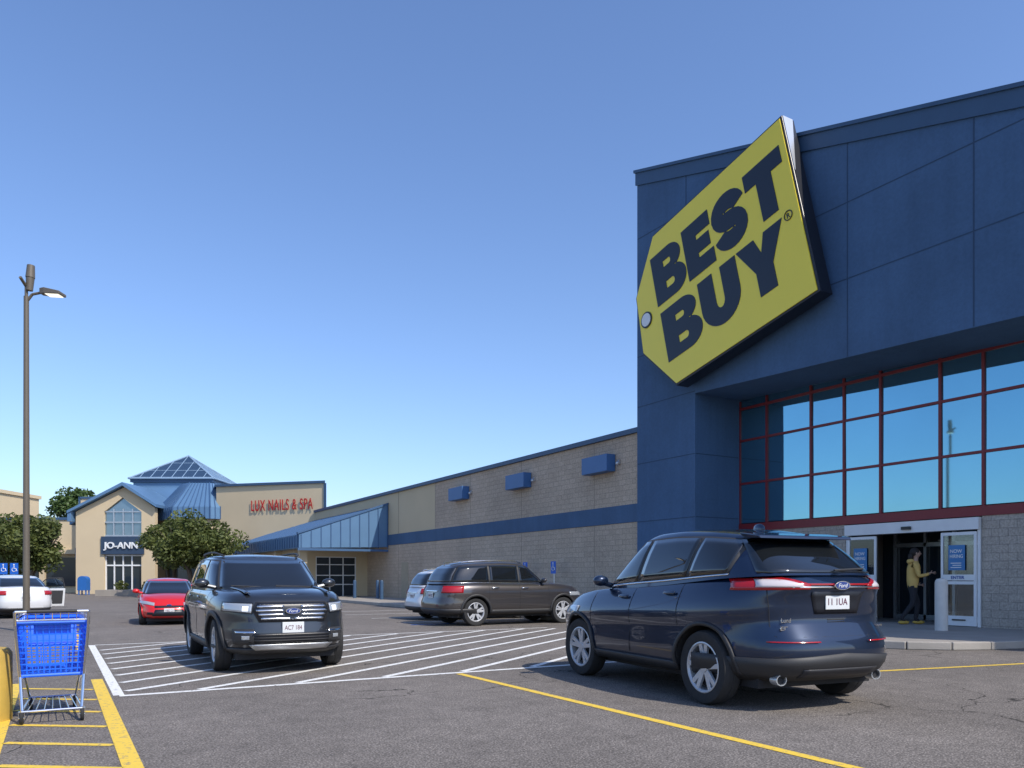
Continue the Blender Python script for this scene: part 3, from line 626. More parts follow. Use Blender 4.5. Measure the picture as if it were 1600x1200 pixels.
# ------------------------------------------------------------ cars
def lerpt(tab):
    def f(t):
        if t<=tab[0][0]: return tab[0][1]
        for (a,va),(b,vb) in zip(tab[:-1],tab[1:]):
            if t<=b: return va+(vb-va)*(t-a)/(b-a)
        return tab[-1][1]
    return f
def smoothtab(tab):
    f=lerpt(tab)
    def g(t,h=.14): return (f(t-h)+2*f(t-h/2)+3*f(t)+2*f(t+h/2)+f(t+h))/9
    return g
class Car:
    def __init__(s,label,cat,loc,yaw,pm,P,scale=1,group=None):
        s.e=thing('parked_car' if P.get('parked') else 'car',label,cat,loc,yaw,scale,group); s.P=P; s.pm=pm
        s.zb=P['zb']; s.zt=smoothtab(P['zt']); s.af=lerpt(P['af']); s.ar=lerpt(P['ar']); hwt=lerpt(P['hw']); s.hw=lambda t:hwt(t)*P['W']/2
        s.nf=P.get('nf',4.2); s.nr=P.get('nr',6)
        s.build()
    def nn(s,sg): return s.nf if sg>0 else s.nr
    def tz(s,x,z): return max(0,min(1,(z-s.zb)/(s.zt(x)-s.zb)))
    def rp(s,u,t,sg):
        n=s.nn(sg); a=s.af(t) if sg>0 else s.ar(t); b=s.hw(t)
        if u<=1:
            yc=(1-.9**n)**(1/n); y=u*yc; x=(1-min(y,.9999)**n)**(1/n)
        else:
            x=.9*(2-u); y=(1-x**n)**(1/n)
        return sg*a*x,b*y
    def wp(s,u,z,sg,sy,off=0):
        t=.5
        for _ in range(4):
            x,y=s.rp(u,t,sg); t=s.tz(x,z)
        x,y=s.rp(u,t,sg); ph=math.radians(min(90,u*48 if u<1 else 48+(u-1)*220))
        return Vector((x+sg*off*math.cos(ph),sy*(y+off*math.sin(ph)),z))
    def side(s,x,z,sy,off=0):
        t=s.tz(x,z); a=s.af(t) if x>0 else s.ar(t); n=s.nn(x); q=min(abs(x)/a,.9995); return Vector((x,sy*(s.hw(t)*(1-q**n)**(1/n)+off),z))
    def end(s,y,z,sg,off=0):
        x=sg*s.af(.5); n=s.nn(sg)
        for _ in range(4):
            t=s.tz(x,z); a=s.af(t) if sg>0 else s.ar(t); q=min(abs(y)/s.hw(t),.9995); x=sg*a*(1-q**n)**(1/n)
        return Vector((x+sg*off,y,z))
    def gp(s,u,t,sg):
        n=s.ng; a=s.gaf(t) if sg>0 else s.gar(t); b=s.gb(t)
        if u<=1:
            yc=(1-.9**n)**(1/n); y=u*yc; x=(1-y**n)**(1/n)
        else: x=.9*(2-u); y=(1-x**n)**(1/n)
        return s.gx+sg*a*x,b*y
    def gz(s,x,t): z0=s.zt(x)-.015; return z0+(s.zr(x)-z0)*t
    def gside(s,x,t,sy,off=0):
        sg=1 if x>s.gx else -1; a=s.gaf(t) if sg>0 else s.gar(t); q=min(abs(x-s.gx)/a,.9995); y=s.gb(t)*(1-q**s.ng)**(1/s.ng)
        return Vector((x,sy*(y+off),s.gz(x,t)))
    def gend(s,y,t,sg,off=0):
        a=s.gaf(t) if sg>0 else s.gar(t); q=min(abs(y)/s.gb(t),.9995); x=s.gx+sg*a*(1-q**s.ng)**(1/s.ng)
        return Vector((x+sg*off,y,s.gz(x,t)+off*.5))
    def patch(s,name,f,m,nu=12,nv=6,th=.012,label=None,parent=None,smooth=True):
        w=MB(); vs=[f(i/nu,j/nv) for i in range(nu+1) for j in range(nv+1)]
        w.add(vs,[(i*(nv+1)+j,(i+1)*(nv+1)+j,(i+1)*(nv+1)+j+1,i*(nv+1)+j+1) for i in range(nu) for j in range(nv)])
        o=w.obj(name,m,parent or s.e,smooth=smooth,world=False)
        md=o.modifiers.new('s','SOLIDIFY'); md.thickness=th; md.offset=0
        return o
    def wrap(s,name,u0,u1,z0,z1,sg,sy,m,off=.006,th=.012,nu=14,nv=4):
        z0=z0 if callable(z0) else (lambda v,a=z0:a); z1=z1 if callable(z1) else (lambda v,a=z1:a)
        return s.patch(name,lambda a,b:s.wp(u0+(u1-u0)*a,z0(a)+(z1(a)-z0(a))*b,sg,sy,off),m,nu,nv,th)
    def fullwrap(s,name,u1,z0,z1,sg,m,off=.006,th=.012,nu=40,nv=3):
        z1=z1 if callable(z1) else (lambda v,a=z1:a)
        def f(a,b):
            q=(a*2-1)*u1; return s.wp(abs(q),z0+(z1(abs(q))-z0)*b,sg,1 if q>=0 else -1,off)
        return s.patch(name,f,m,nu,nv,th)
    def endp(s,name,y0,y1,z0,z1,sg,m,off=.008,th=.014,nu=12,nv=4,taper=0,hexa=0):
        def f(a,b):
            z=z0+(z1-z0)*b; k=1-taper*(1-b) if taper>0 else 1+taper*b
            if hexa: k=1-hexa*abs(b-.6)/.6
            c=(y0+y1)/2; h=(y1-y0)/2*k
            return s.end(c+h*(2*a-1),z,sg,off)
        return s.patch(name,f,m,nu,nv,th)
    def build(s):
        P=s.P; zb=s.zb; s.ng=P.get('ng',5)
        us=[i/8 for i in range(9)]+[1+i/20 for i in range(1,20)]
        half=[(u,1) for u in us]+[(2,1)]+[(u,-1) for u in us[::-1]]
        lv=[0,.05,.12,.25,.4,.52,.58,.64,.70,.78,.85,.91,.955,.985,1]
        def ringpts(t):
            L=[]
            for u,sg in half:
                x,y=s.rp(u,t,sg); L.append(Vector((x,y,zb+(s.zt(x)-zb)*t)))
            return L
        w=MB(); n=len(half); allr=[ringpts(t) for t in lv]
        for sy in(1,-1):
            vs=[Vector((p.x,p.y*sy,p.z)) for r in allr for p in r]
            w.add(vs,[(k*n+i,k*n+i+1,(k+1)*n+i+1,(k+1)*n+i) for k in range(len(lv)-1) for i in range(n-1)])
        K=10; top=allr[-1]; bot=allr[0]
        for rr,cr in((top,P.get('crown',.05)),(bot,0)):
            vs=[]
            for p in rr:
                a=s.af(1) if p.x>0 else s.ar(1); c_=cr*max(0,min(1,(a-abs(p.x))/.45))**.6
                for k in range(K+1):
                    q=-1+2*k/K; vs.append(Vector((p.x,p.y*q,p.z+c_*(1-abs(q)**2.6))))
            w.add(vs,[(i*(K+1)+k,(i+1)*(K+1)+k,(i+1)*(K+1)+k+1,i*(K+1)+k+1) for i in range(n-1) for k in range(K)])
        body=w.obj('body',[s.pm,M['dark']],s.e,smooth=True,world=False,merge=True,angle=38)
        cut=MB(); R=P['wr']+.055
        for ax in P['axles']:
            for sy in(1,-1): cut.tube((ax,sy*(P['W']/2-.36),P['wr']+.01),(ax,sy*(P['W']/2+.3),P['wr']+.01),R,n=40,mi=1)
        co=cut.obj('cutter',[s.pm,M['dark']],s.e,world=False)
        bm=body.modifiers.new('b','BOOLEAN'); bm.object=co; bm.operation='DIFFERENCE'; bm.solver='EXACT'
        dg=bpy.context.evaluated_depsgraph_get(); dg.update(); me=bpy.data.meshes.new_from_object(body.evaluated_get(dg)); body.modifiers.clear(); body.data=me
        bpy.data.objects.remove(co); s.body=body
        for ax in P['axles']:
            for sy in(1,-1):
                r0=R-.012; r1=R+P.get('clad',.06)
                a0=math.degrees(math.asin(max(-1,min(1,(zb-P['wr'])/r1))))
                s.patch('wheel_arch',lambda a,b:s.side(ax+(r0+(r1-r0)*b)*math.cos(math.radians(a0+(180-2*a0)*a)),max(zb+.0,P['wr']+.01+(r0+(r1-r0)*b)*math.sin(math.radians(a0+(180-2*a0)*a))),sy,.008),M['trim'] if P.get('cladmat',1) else s.pm,28,2,.03)
                s.wheel(ax,sy)
        for sy in(1,-1):
            xa,xb=P['axles'][1]+R,P['axles'][0]-R
            s.patch('sill',lambda a,b:s.side(xa+(xb-xa)*a,zb-.01+P.get('sillh',.13)*b,sy,.008),M['trim'] if P.get('cladmat',1) else s.pm,16,2,.03)
        s.gx=P['gx']; s.gaf=lerpt([(t,x-s.gx) for t,x in P['gf']]); s.gar=lerpt([(t,s.gx-x) for t,x in P['gr']]); gbt=lerpt(P['gb']); s.gb=lambda t:gbt(t)*P['W']/2; s.zr=smoothtab(P['zr'])
        w=MB(); lv=[0,.15,.3,.45,.6,.72,.82,.9,.95,.98,1]
        allr=[]
        for t in lv:
            L=[]
            for u,sg in half:
                x,y=s.gp(u,t,sg); L.append(Vector((x,y,s.gz(x,t))))
            allr.append(L)
        for sy in(1,-1):
            w.add([Vector((p.x,p.y*sy,p.z)) for r in allr for p in r],[(k*n+i,k*n+i+1,(k+1)*n+i+1,(k+1)*n+i) for k in range(len(lv)-1) for i in range(n-1)])
        vs=[]
        for p in allr[-1]:
            a=s.gaf(1) if p.x>s.gx else s.gar(1); c_=.035*max(0,min(1,(a-abs(p.x-s.gx))/.4))**.6
            for k in range(K+1):
                q=-1+2*k/K; vs.append(Vector((p.x,p.y*q,p.z+c_*(1-abs(q)**2.2))))
        w.add(vs,[(i*(K+1)+k,(i+1)*(K+1)+k,(i+1)*(K+1)+k+1,i*(K+1)+k+1) for i in range(n-1) for k in range(K)])
        w.obj('cabin',s.pm,s.e,smooth=True,world=False,merge=True,angle=40)
        t0,t1=P.get('wt',(.1,.87))
        fx=lambda t:s.gx+s.gaf(t)*P.get('wf',.86); rx=lambda t:s.gx-s.gar(t)*P.get('wrr',.88)-P.get('wrl',0)*(t-.5)
        for sy in(1,-1):
            def dl(a,b):
                t=t0-.03+(t1-t0+.06)*b; x=rx(t)-.04+(fx(t)-rx(t)+.10)*a; return s.gside(x,t,sy,.003)
            s.patch('window_surround',dl,M['trim'],30,6,.006)
            if P.get('belt'):
                s.patch('belt_trim',lambda a,b:s.gside(rx(t0)-.04+(fx(t0)+.10-rx(t0))*a,t0-.05+.03*b,sy,.008),M['chrome'],30,1,.01)
            xs=P['pill']
            segs=[]
            for i in range(len(xs)+1):
                hi=(lambda t:fx(t)) if i==0 else (lambda t,x=xs[i-1]:x-.03-P.get('plean',.0)*t)
                lo=(lambda t:rx(t)) if i==len(xs) else (lambda t,x=xs[i]:x+.03-P.get('plean',.0)*t)
                segs.append((lo,hi))
            for lo,hi in segs:
                def wf(a,b,lo=lo,hi=hi):
                    t=t0+(t1-t0)*b; l,h=lo(t),hi(t); h=max(h,l+.02); return s.gside(l+(h-l)*a,t,sy,.008)
                s.patch('side_window',wf,M['carglass'],12,6,.006)
        s.patch('windshield',lambda a,b:s.gend((2*a-1)*.86*s.gb(.06+.86*b),.06+.86*b,1,.006),M['carglass'],18,8,.008)
        r0,r1=P.get('rw',(.12,.88))
        s.patch('rear_window',lambda a,b:s.gend((2*a-1)*.84*s.gb(r0+(r1-r0)*b),r0+(r1-r0)*b,-1,.006),M['carglass'],18,8,.008)
        for sy in(1,-1):
            for x in P['seams']:
                s.patch('door_seam',lambda a,b:s.side(x-.004+.008*a,zb+.13+(s.zt(x)-.03-zb-.13)*b,sy,.001),M['dark'],1,12,.003)
            for x in P['handles']:
                zz=s.zt(x)-.13
                s.patch('door_handle',lambda a,b:s.side(x-.11+.22*a,zz+.03*b,sy,.022+.012*math.sin(a*math.pi)),M.get(P.get('hmat','')) or s.pm,8,2,.018)
            mx=P['mir']; w=MB(); by=s.gside(mx,.06,sy,0); c=Vector((mx-.02,by.y+sy*.18,by.z+.09)); w.ball(c,(.075,.115,.075),14); w.tube((mx,by.y-sy*.03,by.z+.02),(c.x,c.y-sy*.04,c.z-.03),.035,n=8); w.obj('side_mirror',s.pm if P.get('mirp',1) else M['trim'],s.e,smooth=True,world=False)
            if P.get('rails'):
                pts=[]; 
                for i in range(13):
                    x=P['rails'][0]+(P['rails'][1]-P['rails'][0])*i/12; p=s.gside(x,.97,sy,-.02); k=min(1,min(i,12-i)/1.5); pts.append((x,p.y,s.zr(x)+.012+.045*k))
                MB().path(pts,.018,n=7).obj('roof_rail',M['chrome'] if P.get('railc') else M['trim'],s.e,smooth=True,world=False)
        ub=MB(); ub.box((-P['L']*.42,-P['W']*.36,zb-.10),(P['L']*.42,P['W']*.36,zb+.02)); ub.obj('underbody',M['dark'],s.e,world=False)
    def wheel(s,ax,sy):
        P=s.P; r=P['wr']; wd=.235; yo=s.hw(.3)-.035; yc=sy*(yo-wd/2)
        e=bpy.data.objects.new('wheel',None); COL.objects.link(e); e.parent=s.e; e.location=(ax,yc,r); e.empty_display_size=.1
        st=P.get('steer',0)
        if ax>0 and st: e.rotation_euler=(0,0,st)
        rr=r*.68; h=wd/2
        MB().lathe([(rr,-h*.8),(r*.86,-h),(r*.955,-h*.93),(r,-h*.6),(r,-h*.05),(r-.006,0),(r,h*.05),(r,h*.6),(r*.955,h*.93),(r*.86,h),(rr,h*.8)],(0,0,0),40,closed=True).obj('tyre',M['tyre'],e,smooth=True,world=False)
        q=MB(); o_=sy
        q.lathe([(rr+.004,o_*h*.86),(rr-.012,o_*h*.9),(rr-.03,o_*h*.72),(rr-.035,-o_*h*.8)],(0,0,0),40)
        ns=P.get('spokes',5); 
        for k in range(ns):
            th=2*math.pi*k/ns+.3
            for dth,wth in (((-.13,.5),(.13,.5)) if P.get('split',1) else ((0,1),)):
                a0=th+dth*.5; a1=th+dth*1.5
                def pt(rad,ang,lat,y): return (rad*math.cos(ang)-lat*math.sin(ang),y,rad*math.sin(ang)+lat*math.cos(ang))
                w0=.034*(wth+.4); w1=.026*(wth+.55); yi=o_*h*.68; yo_=o_*h*.80
                vs=[pt(.03,a0,-w0,yi),pt(.03,a0,w0,yi),pt(rr-.02,a1,w1,yo_),pt(rr-.02,a1,-w1,yo_)]; dd=-o_*.035
                vs+= [(x,y+dd,z) for x,y,z in vs]
                q.add(vs,[(0,1,2,3),(7,6,5,4),(0,4,5,1),(1,5,6,2),(2,6,7,3),(3,7,4,0)])
        q.tube((0,o_*h*.3,0),(0,o_*h*.76,0),.07,.055,n=18)
        q.obj('rim',M['alloy'],e,world=False,bevel=.004)
        MB().lathe([(0.001,o_*h*.25),(rr*.78,o_*h*.25),(rr*.78,o_*h*.1),(0.001,o_*h*.1)],(0,0,0),24).obj('brake_disc',M['alloydark'],e,world=False)
    def plate(s,sg,z,w_=.32,h_=.16,txt='AC7 84',y=0,off=.02):
        p=s.end(y,z+h_/2,sg,off); w=MB(); x=p.x
        w.box((x-.006,y-w_/2,z),(x+.006,y+w_/2,z+h_)); o=w.obj('licence_plate',M['plate'],s.e,world=False,bevel=.004)
        text('lettering',txt,(x+sg*.008,y-sg*w_*.40,z+h_*.28),(0,sg,0),(0,0,1),w_*.8,h_*.42,M['platetext'],o,world=False,thick=.003)
    def badge(s,sg,z,w_=.17,h_=.07,off=.02,txt='Ford'):
        p=s.end(0,z,sg,off); n=24
        def ell(k,x): return [(x,k*w_/2*math.cos(2*math.pi*i/n),z+k*h_/2*math.sin(2*math.pi*i/n)) for i in range(n)]
        A=MB().prism(ell(1.0,p.x-.01),(.02,0,0)); o=A.obj('badge',M['chrome'],s.e,world=False)
        B=MB().prism(ell(.88,p.x+(.009 if sg>0 else -.014)),(.005,0,0)); B.obj('badge_field',M['fordblue'],o,world=False)
        if txt: text('lettering',txt,(p.x+sg*.016,-sg*w_*.3,z-h_*.22),(0,sg,0),(0,0,1),w_*.6,h_*.45,M['white'],o,world=False,thick=.003,shear=.3)
HW=[(0,.90),(.08,.965),(.25,.99),(.42,.992),(.52,.985),(.60,.996),(.70,1.0),(.78,.99),(.86,.97),(.93,.945),(.97,.915),(1,.88)]
HWE=[(0,.90),(.08,.965),(.2,.99),(.36,.985),(.46,.972),(.58,.992),(.66,1.0),(.74,.985),(.82,.955),(.90,.92),(.96,.885),(1,.85)]
GB=[(0,.905),(.3,.865),(.6,.805),(.85,.735),(.93,.70),(.98,.65),(1,.60)]
GBE=[(0,.865),(.3,.83),(.6,.77),(.85,.70),(.93,.665),(.98,.615),(1,.56)]
# --- dark navy crossover (rear view)
navy=paint('navy_paint',(.009,.022,.055),.5)
P=dict(L=4.85,W=2.18,wr=.41,axles=(1.40,-1.42),zb=.34,
 zt=[(-2.5,1.45),(-1.6,1.40),(-.6,1.32),(.3,1.27),(1.1,1.22),(1.7,1.15),(2.2,1.02),(2.5,.88)],
 af=[(0,2.25),(.1,2.38),(.4,2.42),(.7,2.40),(.9,2.33),(1,2.22)],
 ar=[(0,2.24),(.06,2.36),(.16,2.44),(.34,2.46),(.40,2.42),(.46,2.34),(.55,2.31),(.78,2.33),(.84,2.37),(.90,2.37),(.94,2.33),(1,2.20)],
 hw=HWE,gx=-.55,gf=[(0,1.25),(.5,.78),(.9,.36),(1,.16)],gr=[(0,-2.26),(.3,-2.13),(.6,-1.96),(.9,-1.74),(.97,-1.68),(1,-1.58)],
 gb=GBE,zr=[(-2.1,1.80),(-1.7,1.87),(-1.2,1.93),(-.6,1.965),(.1,1.95),(.6,1.88)],pill=[.02,-1.0],seams=[1.0,.0,-1.0],handles=[.2,-.80],mir=.80,belt=1,clad=.03,nr=4.0,ng=4.4,steer=.05,wt=(.12,.86),wrl=.50,wrr=.78,plean=.12,rw=(.08,.86),sillh=.10)
ex=far(2.18,8.62,0); hd=yaw_of(-.40,.92); fwd=Vector((math.cos(hd),math.sin(hd),0)); lft=Vector((-fwd.y,fwd.x,0))
ctr=ex+fwd*1.42-lft*(P['W']/2-.16)
k=Car('dark navy blue crossover suv seen from behind on asphalt','car',ctr,hd,navy,P)
for sy in(1,-1):
    k.wrap('tail_light',.50,1.17,lambda a:1.275-.01*a,lambda a:1.325+.085*math.sin(min(a*1.25,1)*1.57),-1,sy,M['taillight'],off=.006,th=.014,nu=20)
    k.wrap('tail_light_lens',.60,1.04,1.298,lambda a:1.322+.058*math.sin(min(a*1.3,1)*1.57),-1,sy,M['taillight2'],off=.016,th=.006)
    k.wrap('rear_reflector',.40,1.0,.735,.746,-1,sy,M['taillight'],off=.004,th=.006)
    k.wrap('headlight',.7,1.35,.86,1.0,1,sy,M['headlight'],off=.008)
    xx=k.end(sy*.66,.40,-1).x
    w=MB(); n=20; vs=[]
    for (rad,dx) in((.058,.10),(.058,.0),(.048,.0),(.048,.10)):
        for i in range(n): vs.append((xx+dx,sy*.66+rad*1.2*math.cos(6.2832*i/n),.345+rad*math.sin(6.2832*i/n)))
    w.add(vs,[(r_*n+i,r_*n+(i+1)%n,(r_+1)*n+(i+1)%n,(r_+1)*n+i) for r_ in range(3) for i in range(n)]); w.obj('exhaust_tip',M['silver'],k.e,smooth=True,world=False)
    MB().tube((xx+.03,sy*.66,.345),(xx+.12,sy*.66,.345),.05,n=16).obj('exhaust_inner',M['dark'],k.e,world=False)
k.endp('tail_light_bar',-.56,.56,1.318,1.334,-1,M['taillight'],off=.008,th=.01)
k.endp('tail_light_trim',-.58,.58,1.290,1.306,-1,M['chrome'],off=.010,th=.01)
k.fullwrap('lower_bumper',1.42,.335,lambda u:.62-.05*min(1,u),-1,M['trim'],off=.006,th=.022)
k.endp('bumper_insert',-.50,.50,.37,.46,-1,M['alloydark'],off=.02,th=.02)
k.endp('plate_recess',-.36,.36,1.02,1.25,-1,M['black'],off=.003,th=.006,taper=.18)
k.plate(-1,1.065,.33,.165,'11 1UA',off=.012); k.badge(-1,1.315,.21,.09,off=.03)
k.endp('tailgate_handle',-.12,.12,.93,.965,-1,M['dark'],off=.002,th=.006)
k.endp('tailgate_seam',-.74,.74,.79,.796,-1,M['dark'],off=.002,th=.004)
for sy in(1,-1): k.patch('tailgate_side_seam',lambda a,b:k.end(sy*(.74+.006*a+.03*b),.795+(1.27-.795)*b,-1,.002),M['dark'],1,8,.004)
p_=k.end(.62,.88,-1,.004); text('lettering','EDGE',(p_.x-.004,.70,.855),(0,-1,0),(0,0,1),.24,.042,M['chrome'],k.e,world=False,thick=.01,bold=.02)
text('lettering','Lunde',(p_.x-.004,.69,.935),(0,-1,0),(0,0,1),.16,.045,M['chrome'],k.e,world=False,thick=.006,bold=.01)
text('lettering','TITANIUM',(k.end(-.62,.88,-1,.004).x-.006,-.53,.87),(0,-1,0),(0,0,1),.18,.024,M['chrome'],k.e,world=False,thick=.01,bold=.01)
w=MB(); w.prism([(-1.56,-.66,1.90),(-1.94,-.61,1.85),(-1.96,-.61,1.815),(-1.64,-.66,1.825)],(0,1.3,0)); w.obj('spoiler',navy,k.e,world=False,bevel=.012)
p0=k.gend(-.05,.10,-1,.03); p1=k.gend(-.52,.16,-1,.03); MB().path([p0,p1],.012,n=6).obj('wiper',M['trim'],k.e,world=False)
w=MB(); w.ball((-1.15,0,1.965),(.10,.03,.07),12); w.obj('antenna',navy,k.e,smooth=True,world=False)
# --- dark grey three-row SUV (front view)
grey=paint('charcoal_paint',(.040,.044,.050),.6)
P=dict(L=5.0,W=2.0,wr=.39,axles=(1.50,-1.36),zb=.30,
 zt=[(-2.5,1.20),(-1.5,1.21),(0,1.20),(1.1,1.20),(1.5,1.19),(2.1,1.17),(2.4,1.13),(2.6,1.06)],
 af=[(0,2.30),(.06,2.42),(.2,2.51),(.36,2.53),(.46,2.49),(.7,2.47),(.85,2.45),(.93,2.41),(.97,2.36),(1,2.26)],ar=[(0,2.3),(.1,2.45),(.4,2.48),(.8,2.38),(1,2.28)],
 hw=HW,gx=-.5,gf=[(0,1.22),(.5,.84),(.9,.50),(1,.30)],gr=[(0,-2.30),(.5,-2.2),(.9,-2.06),(1,-1.9)],crown=.06,
 gb=[(0,.90),(.3,.87),(.6,.82),(.85,.77),(.93,.745),(.98,.70),(1,.65)],zr=[(-2.2,1.70),(-1.4,1.75),(-.5,1.77),(.2,1.75),(.6,1.70)],pill=[.05,-.95],seams=[1.0,.0,-.98],handles=[.2,-.8],mir=.82,clad=.06,nf=4.0,rails=(.25,-1.9),steer=-.03)
hd=-math.pi/2-.02; fwd=Vector((math.cos(hd),math.sin(hd),0)); lft=Vector((-fwd.y,fwd.x,0))
fr_=far(-4.41,11.75,0); ctr=fr_-fwd*1.50+lft*(P['W']/2-.14)
k=Car('charcoal grey suv with chrome grille driving over white hatching','car',ctr,hd,grey,P)
k.endp('grille_surround',-.56,.56,.755,1.045,1,M['alloydark'],off=.004,hexa=.16,nv=8)
k.endp('grille',-.54,.54,.77,1.03,1,M['black'],off=.012,hexa=.16,nv=8)
for i,z in enumerate((.795,.853,.911,.969)):
    hwid=.52*(1-.16*abs((z-.77)/.26-.6)/.6)-.005
    for sg_ in(1,-1): k.endp('grille_bar',sg_*.02 if z<.84 else sg_*.12,sg_*hwid,z,z+.026,1,M['chrome'],off=.024,th=.016,nv=1)
w=MB()
for i in range(-8,9):
    p0=k.end(i*.054,.79,1,.016); p1=k.end(i*.056,1.01,1,.016); w.tube(p0,p1,.005,n=5)
w.obj('grille_mesh',M['silver'],k.e,world=False)
k.badge(1,.915,.22,.09,off=.055)
for sy in(1,-1):
    k.wrap('headlight',.72,1.14,lambda a:.875+.03*a,lambda a:1.035+.01*a,1,sy,M['black'],off=.006,th=.014)
    k.wrap('headlight_lens',.735,1.12,lambda a:.89+.03*a,lambda a:1.02+.01*a,1,sy,M['headlight'],off=.013,th=.006)
    k.wrap('headlight_bulb',.79,.88,.915,.985,1,sy,M['headlit'],off=.019,th=.006)
    k.wrap('fog_surround',.70,1.02,.44,.66,1,sy,M['trim'],off=.006,th=.014)
    k.wrap('fog_light',.78,.90,.51,.565,1,sy,M['headlight'],off=.018,th=.01)
    k.wrap('fog_trim',.68,1.0,.605,.63,1,sy,M['chrome'],off=.014,th=.012)
    k.wrap('tail_light',.6,1.2,.95,1.15,-1,sy,M['taillight'])
k.endp('lower_intake',-.60,.60,.47,.60,1,M['black'],off=.006,taper=-.08)
for z in (.49,.53,.57): k.endp('intake_slat',-.54,.54,z,z+.012,1,M['trim'],off=.018,th=.012,nv=1)
k.fullwrap('lower_valance',1.4,.30,.38,1,M['trim'],off=.006,th=.025)
k.endp('skid_plate',-.60,.60,.36,.44,1,M['silver'],off=.016,th=.02,taper=.15)
k.plate(1,.60,.31,.155,'AC7 184',off=.03)
for sy in(1,-1):
    k.patch('hood_crease',lambda a,b:Vector((1.25+1.0*a,sy*(.60-.05*a+.07*b),k.zt(1.25+1.0*a)+.042-.03*a*a+.016*math.sin(b*math.pi))),grey,14,4,.008)
w=MB(); pa=k.gend(.62,.09,1,.03); pb=k.gend(.05,.13,1,.03); w.path([pa,pb],.01,n=5); pa=k.gend(-.1,.09,1,.03); pb=k.gend(-.62,.13,1,.03); w.path([pa,pb],.01,n=5); w.obj('wiper',M['trim'],k.e,world=False)
# --- brown grey parked SUV
br=paint('brown_grey_paint',(.075,.068,.068),.6)
P=dict(L=5.1,W=2.0,wr=.40,axles=(1.55,-1.47),zb=.34,parked=1,
 zt=[(-2.5,1.22),(-1.5,1.22),(0,1.20),(1.1,1.20),(1.6,1.17),(2.2,1.10),(2.5,1.0)],
 af=[(0,2.35),(.1,2.48),(.4,2.54),(.8,2.46),(1,2.3)],ar=[(0,2.36),(.08,2.50),(.35,2.54),(.5,2.47),(.8,2.42),(1,2.32)],
 hw=HW,gx=-.6,gf=[(0,1.12),(.5,.80),(.9,.50),(1,.32)],gr=[(0,-2.38),(.5,-2.25),(.9,-2.05),(1,-1.9)],
 gb=[(0,.90),(.3,.87),(.6,.82),(.85,.77),(.93,.745),(.98,.70),(1,.66)],zr=[(-2.3,1.74),(-1.4,1.81),(-.5,1.84),(.2,1.82),(.6,1.76)],pill=[.0,-1.0],seams=[1.0,-.02,-1.05],handles=[.15,-.85],mir=.85,belt=1,clad=.05,rails=(.2,-1.95),railc=1,hmat='chrome')
rl=far(-1.27,22.35,0); hd=.0
ctr=rl+Vector((1.70,(P['W']/2-.14),0))
def rear_std(k,z0=.95,z1=1.15):
    for sy in(1,-1):
        k.wrap('tail_light',.70,1.14,z0,z1,-1,sy,M['taillight'],off=.006,th=.014)
        k.wrap('headlight',.72,1.2,.84,.96,1,sy,M['headlight'],off=.008)
    k.fullwrap('rear_bumper_trim',1.35,k.zb,k.zb+.16,-1,M['trim'],off=.01,th=.02)
    k.plate(-1,.80,.31,.155,'184 KZ')
    k.endp('tailgate_trim',-.4,.4,.985,1.02,-1,M['chrome'],off=.015)
k=Car('brown grey suv parked beside the store pavement','car',ctr,hd,br,P,group='cars parked beside the store')
rear_std(k)
wh=paint('white_car_paint',(.66,.67,.68),.0)
P2=dict(P); P2['belt']=0
k=Car('white suv parked beside the brown grey suv','car',ctr+Vector((.45,3.0,0)),hd,wh,P2,scale=.90,group='cars parked beside the store'); rear_std(k)
# --- red hatchback
rd=paint('red_car_paint',(.66,.012,.010),.15)
P=dict(L=4.4,W=1.84,wr=.33,axles=(1.32,-1.32),zb=.22,
 zt=[(-2.2,1.05),(-1.5,1.06),(0,.98),(1.0,.97),(1.5,.90),(1.9,.80),(2.2,.68)],
 af=[(0,2.0),(.1,2.14),(.35,2.2),(.7,2.12),(1,1.85)],ar=[(0,2.0),(.1,2.15),(.4,2.18),(.8,2.1),(1,2.0)],
 hw=HW,gx=-.4,gf=[(0,1.25),(.5,.75),(.9,.28),(1,.08)],gr=[(0,-2.0),(.5,-1.75),(.9,-1.45),(1,-1.3)],
 gb=GB,zr=[(-1.9,1.34),(-1.2,1.43),(-.4,1.47),(.2,1.44),(.6,1.36)],pill=[-.05,-.95],seams=[.95,-.05,-.95],handles=[.1,-.8],mir=.72,clad=.02,cladmat=0,nf=3.4,split=1)
k=Car('bright red compact hatchback facing the hatching','car',far(-10.80,24.5,0),-math.pi/2-.10,rd,P,scale=.92)
for sy in(1,-1):
    k.wrap('headlight',.66,1.25,lambda a:.62+.08*a,lambda a:.71+.08*a,1,sy,M['headlight'],off=.01,th=.02); k.wrap('fog_light',.72,.98,.34,.42,1,sy,M['black'],off=.01); k.wrap('tail_light',.6,1.2,.8,1.0,-1,sy,M['taillight'])
k.endp('grille',-.42,.42,.56,.62,1,M['black'],off=.01); k.endp('lower_intake',-.5,.5,.30,.50,1,M['black'],off=.012,taper=-.2); k.plate(1,.40,.30,.14,'HBD 21',off=.03); k.badge(1,.635,.16,.065,off=.02,txt=None)
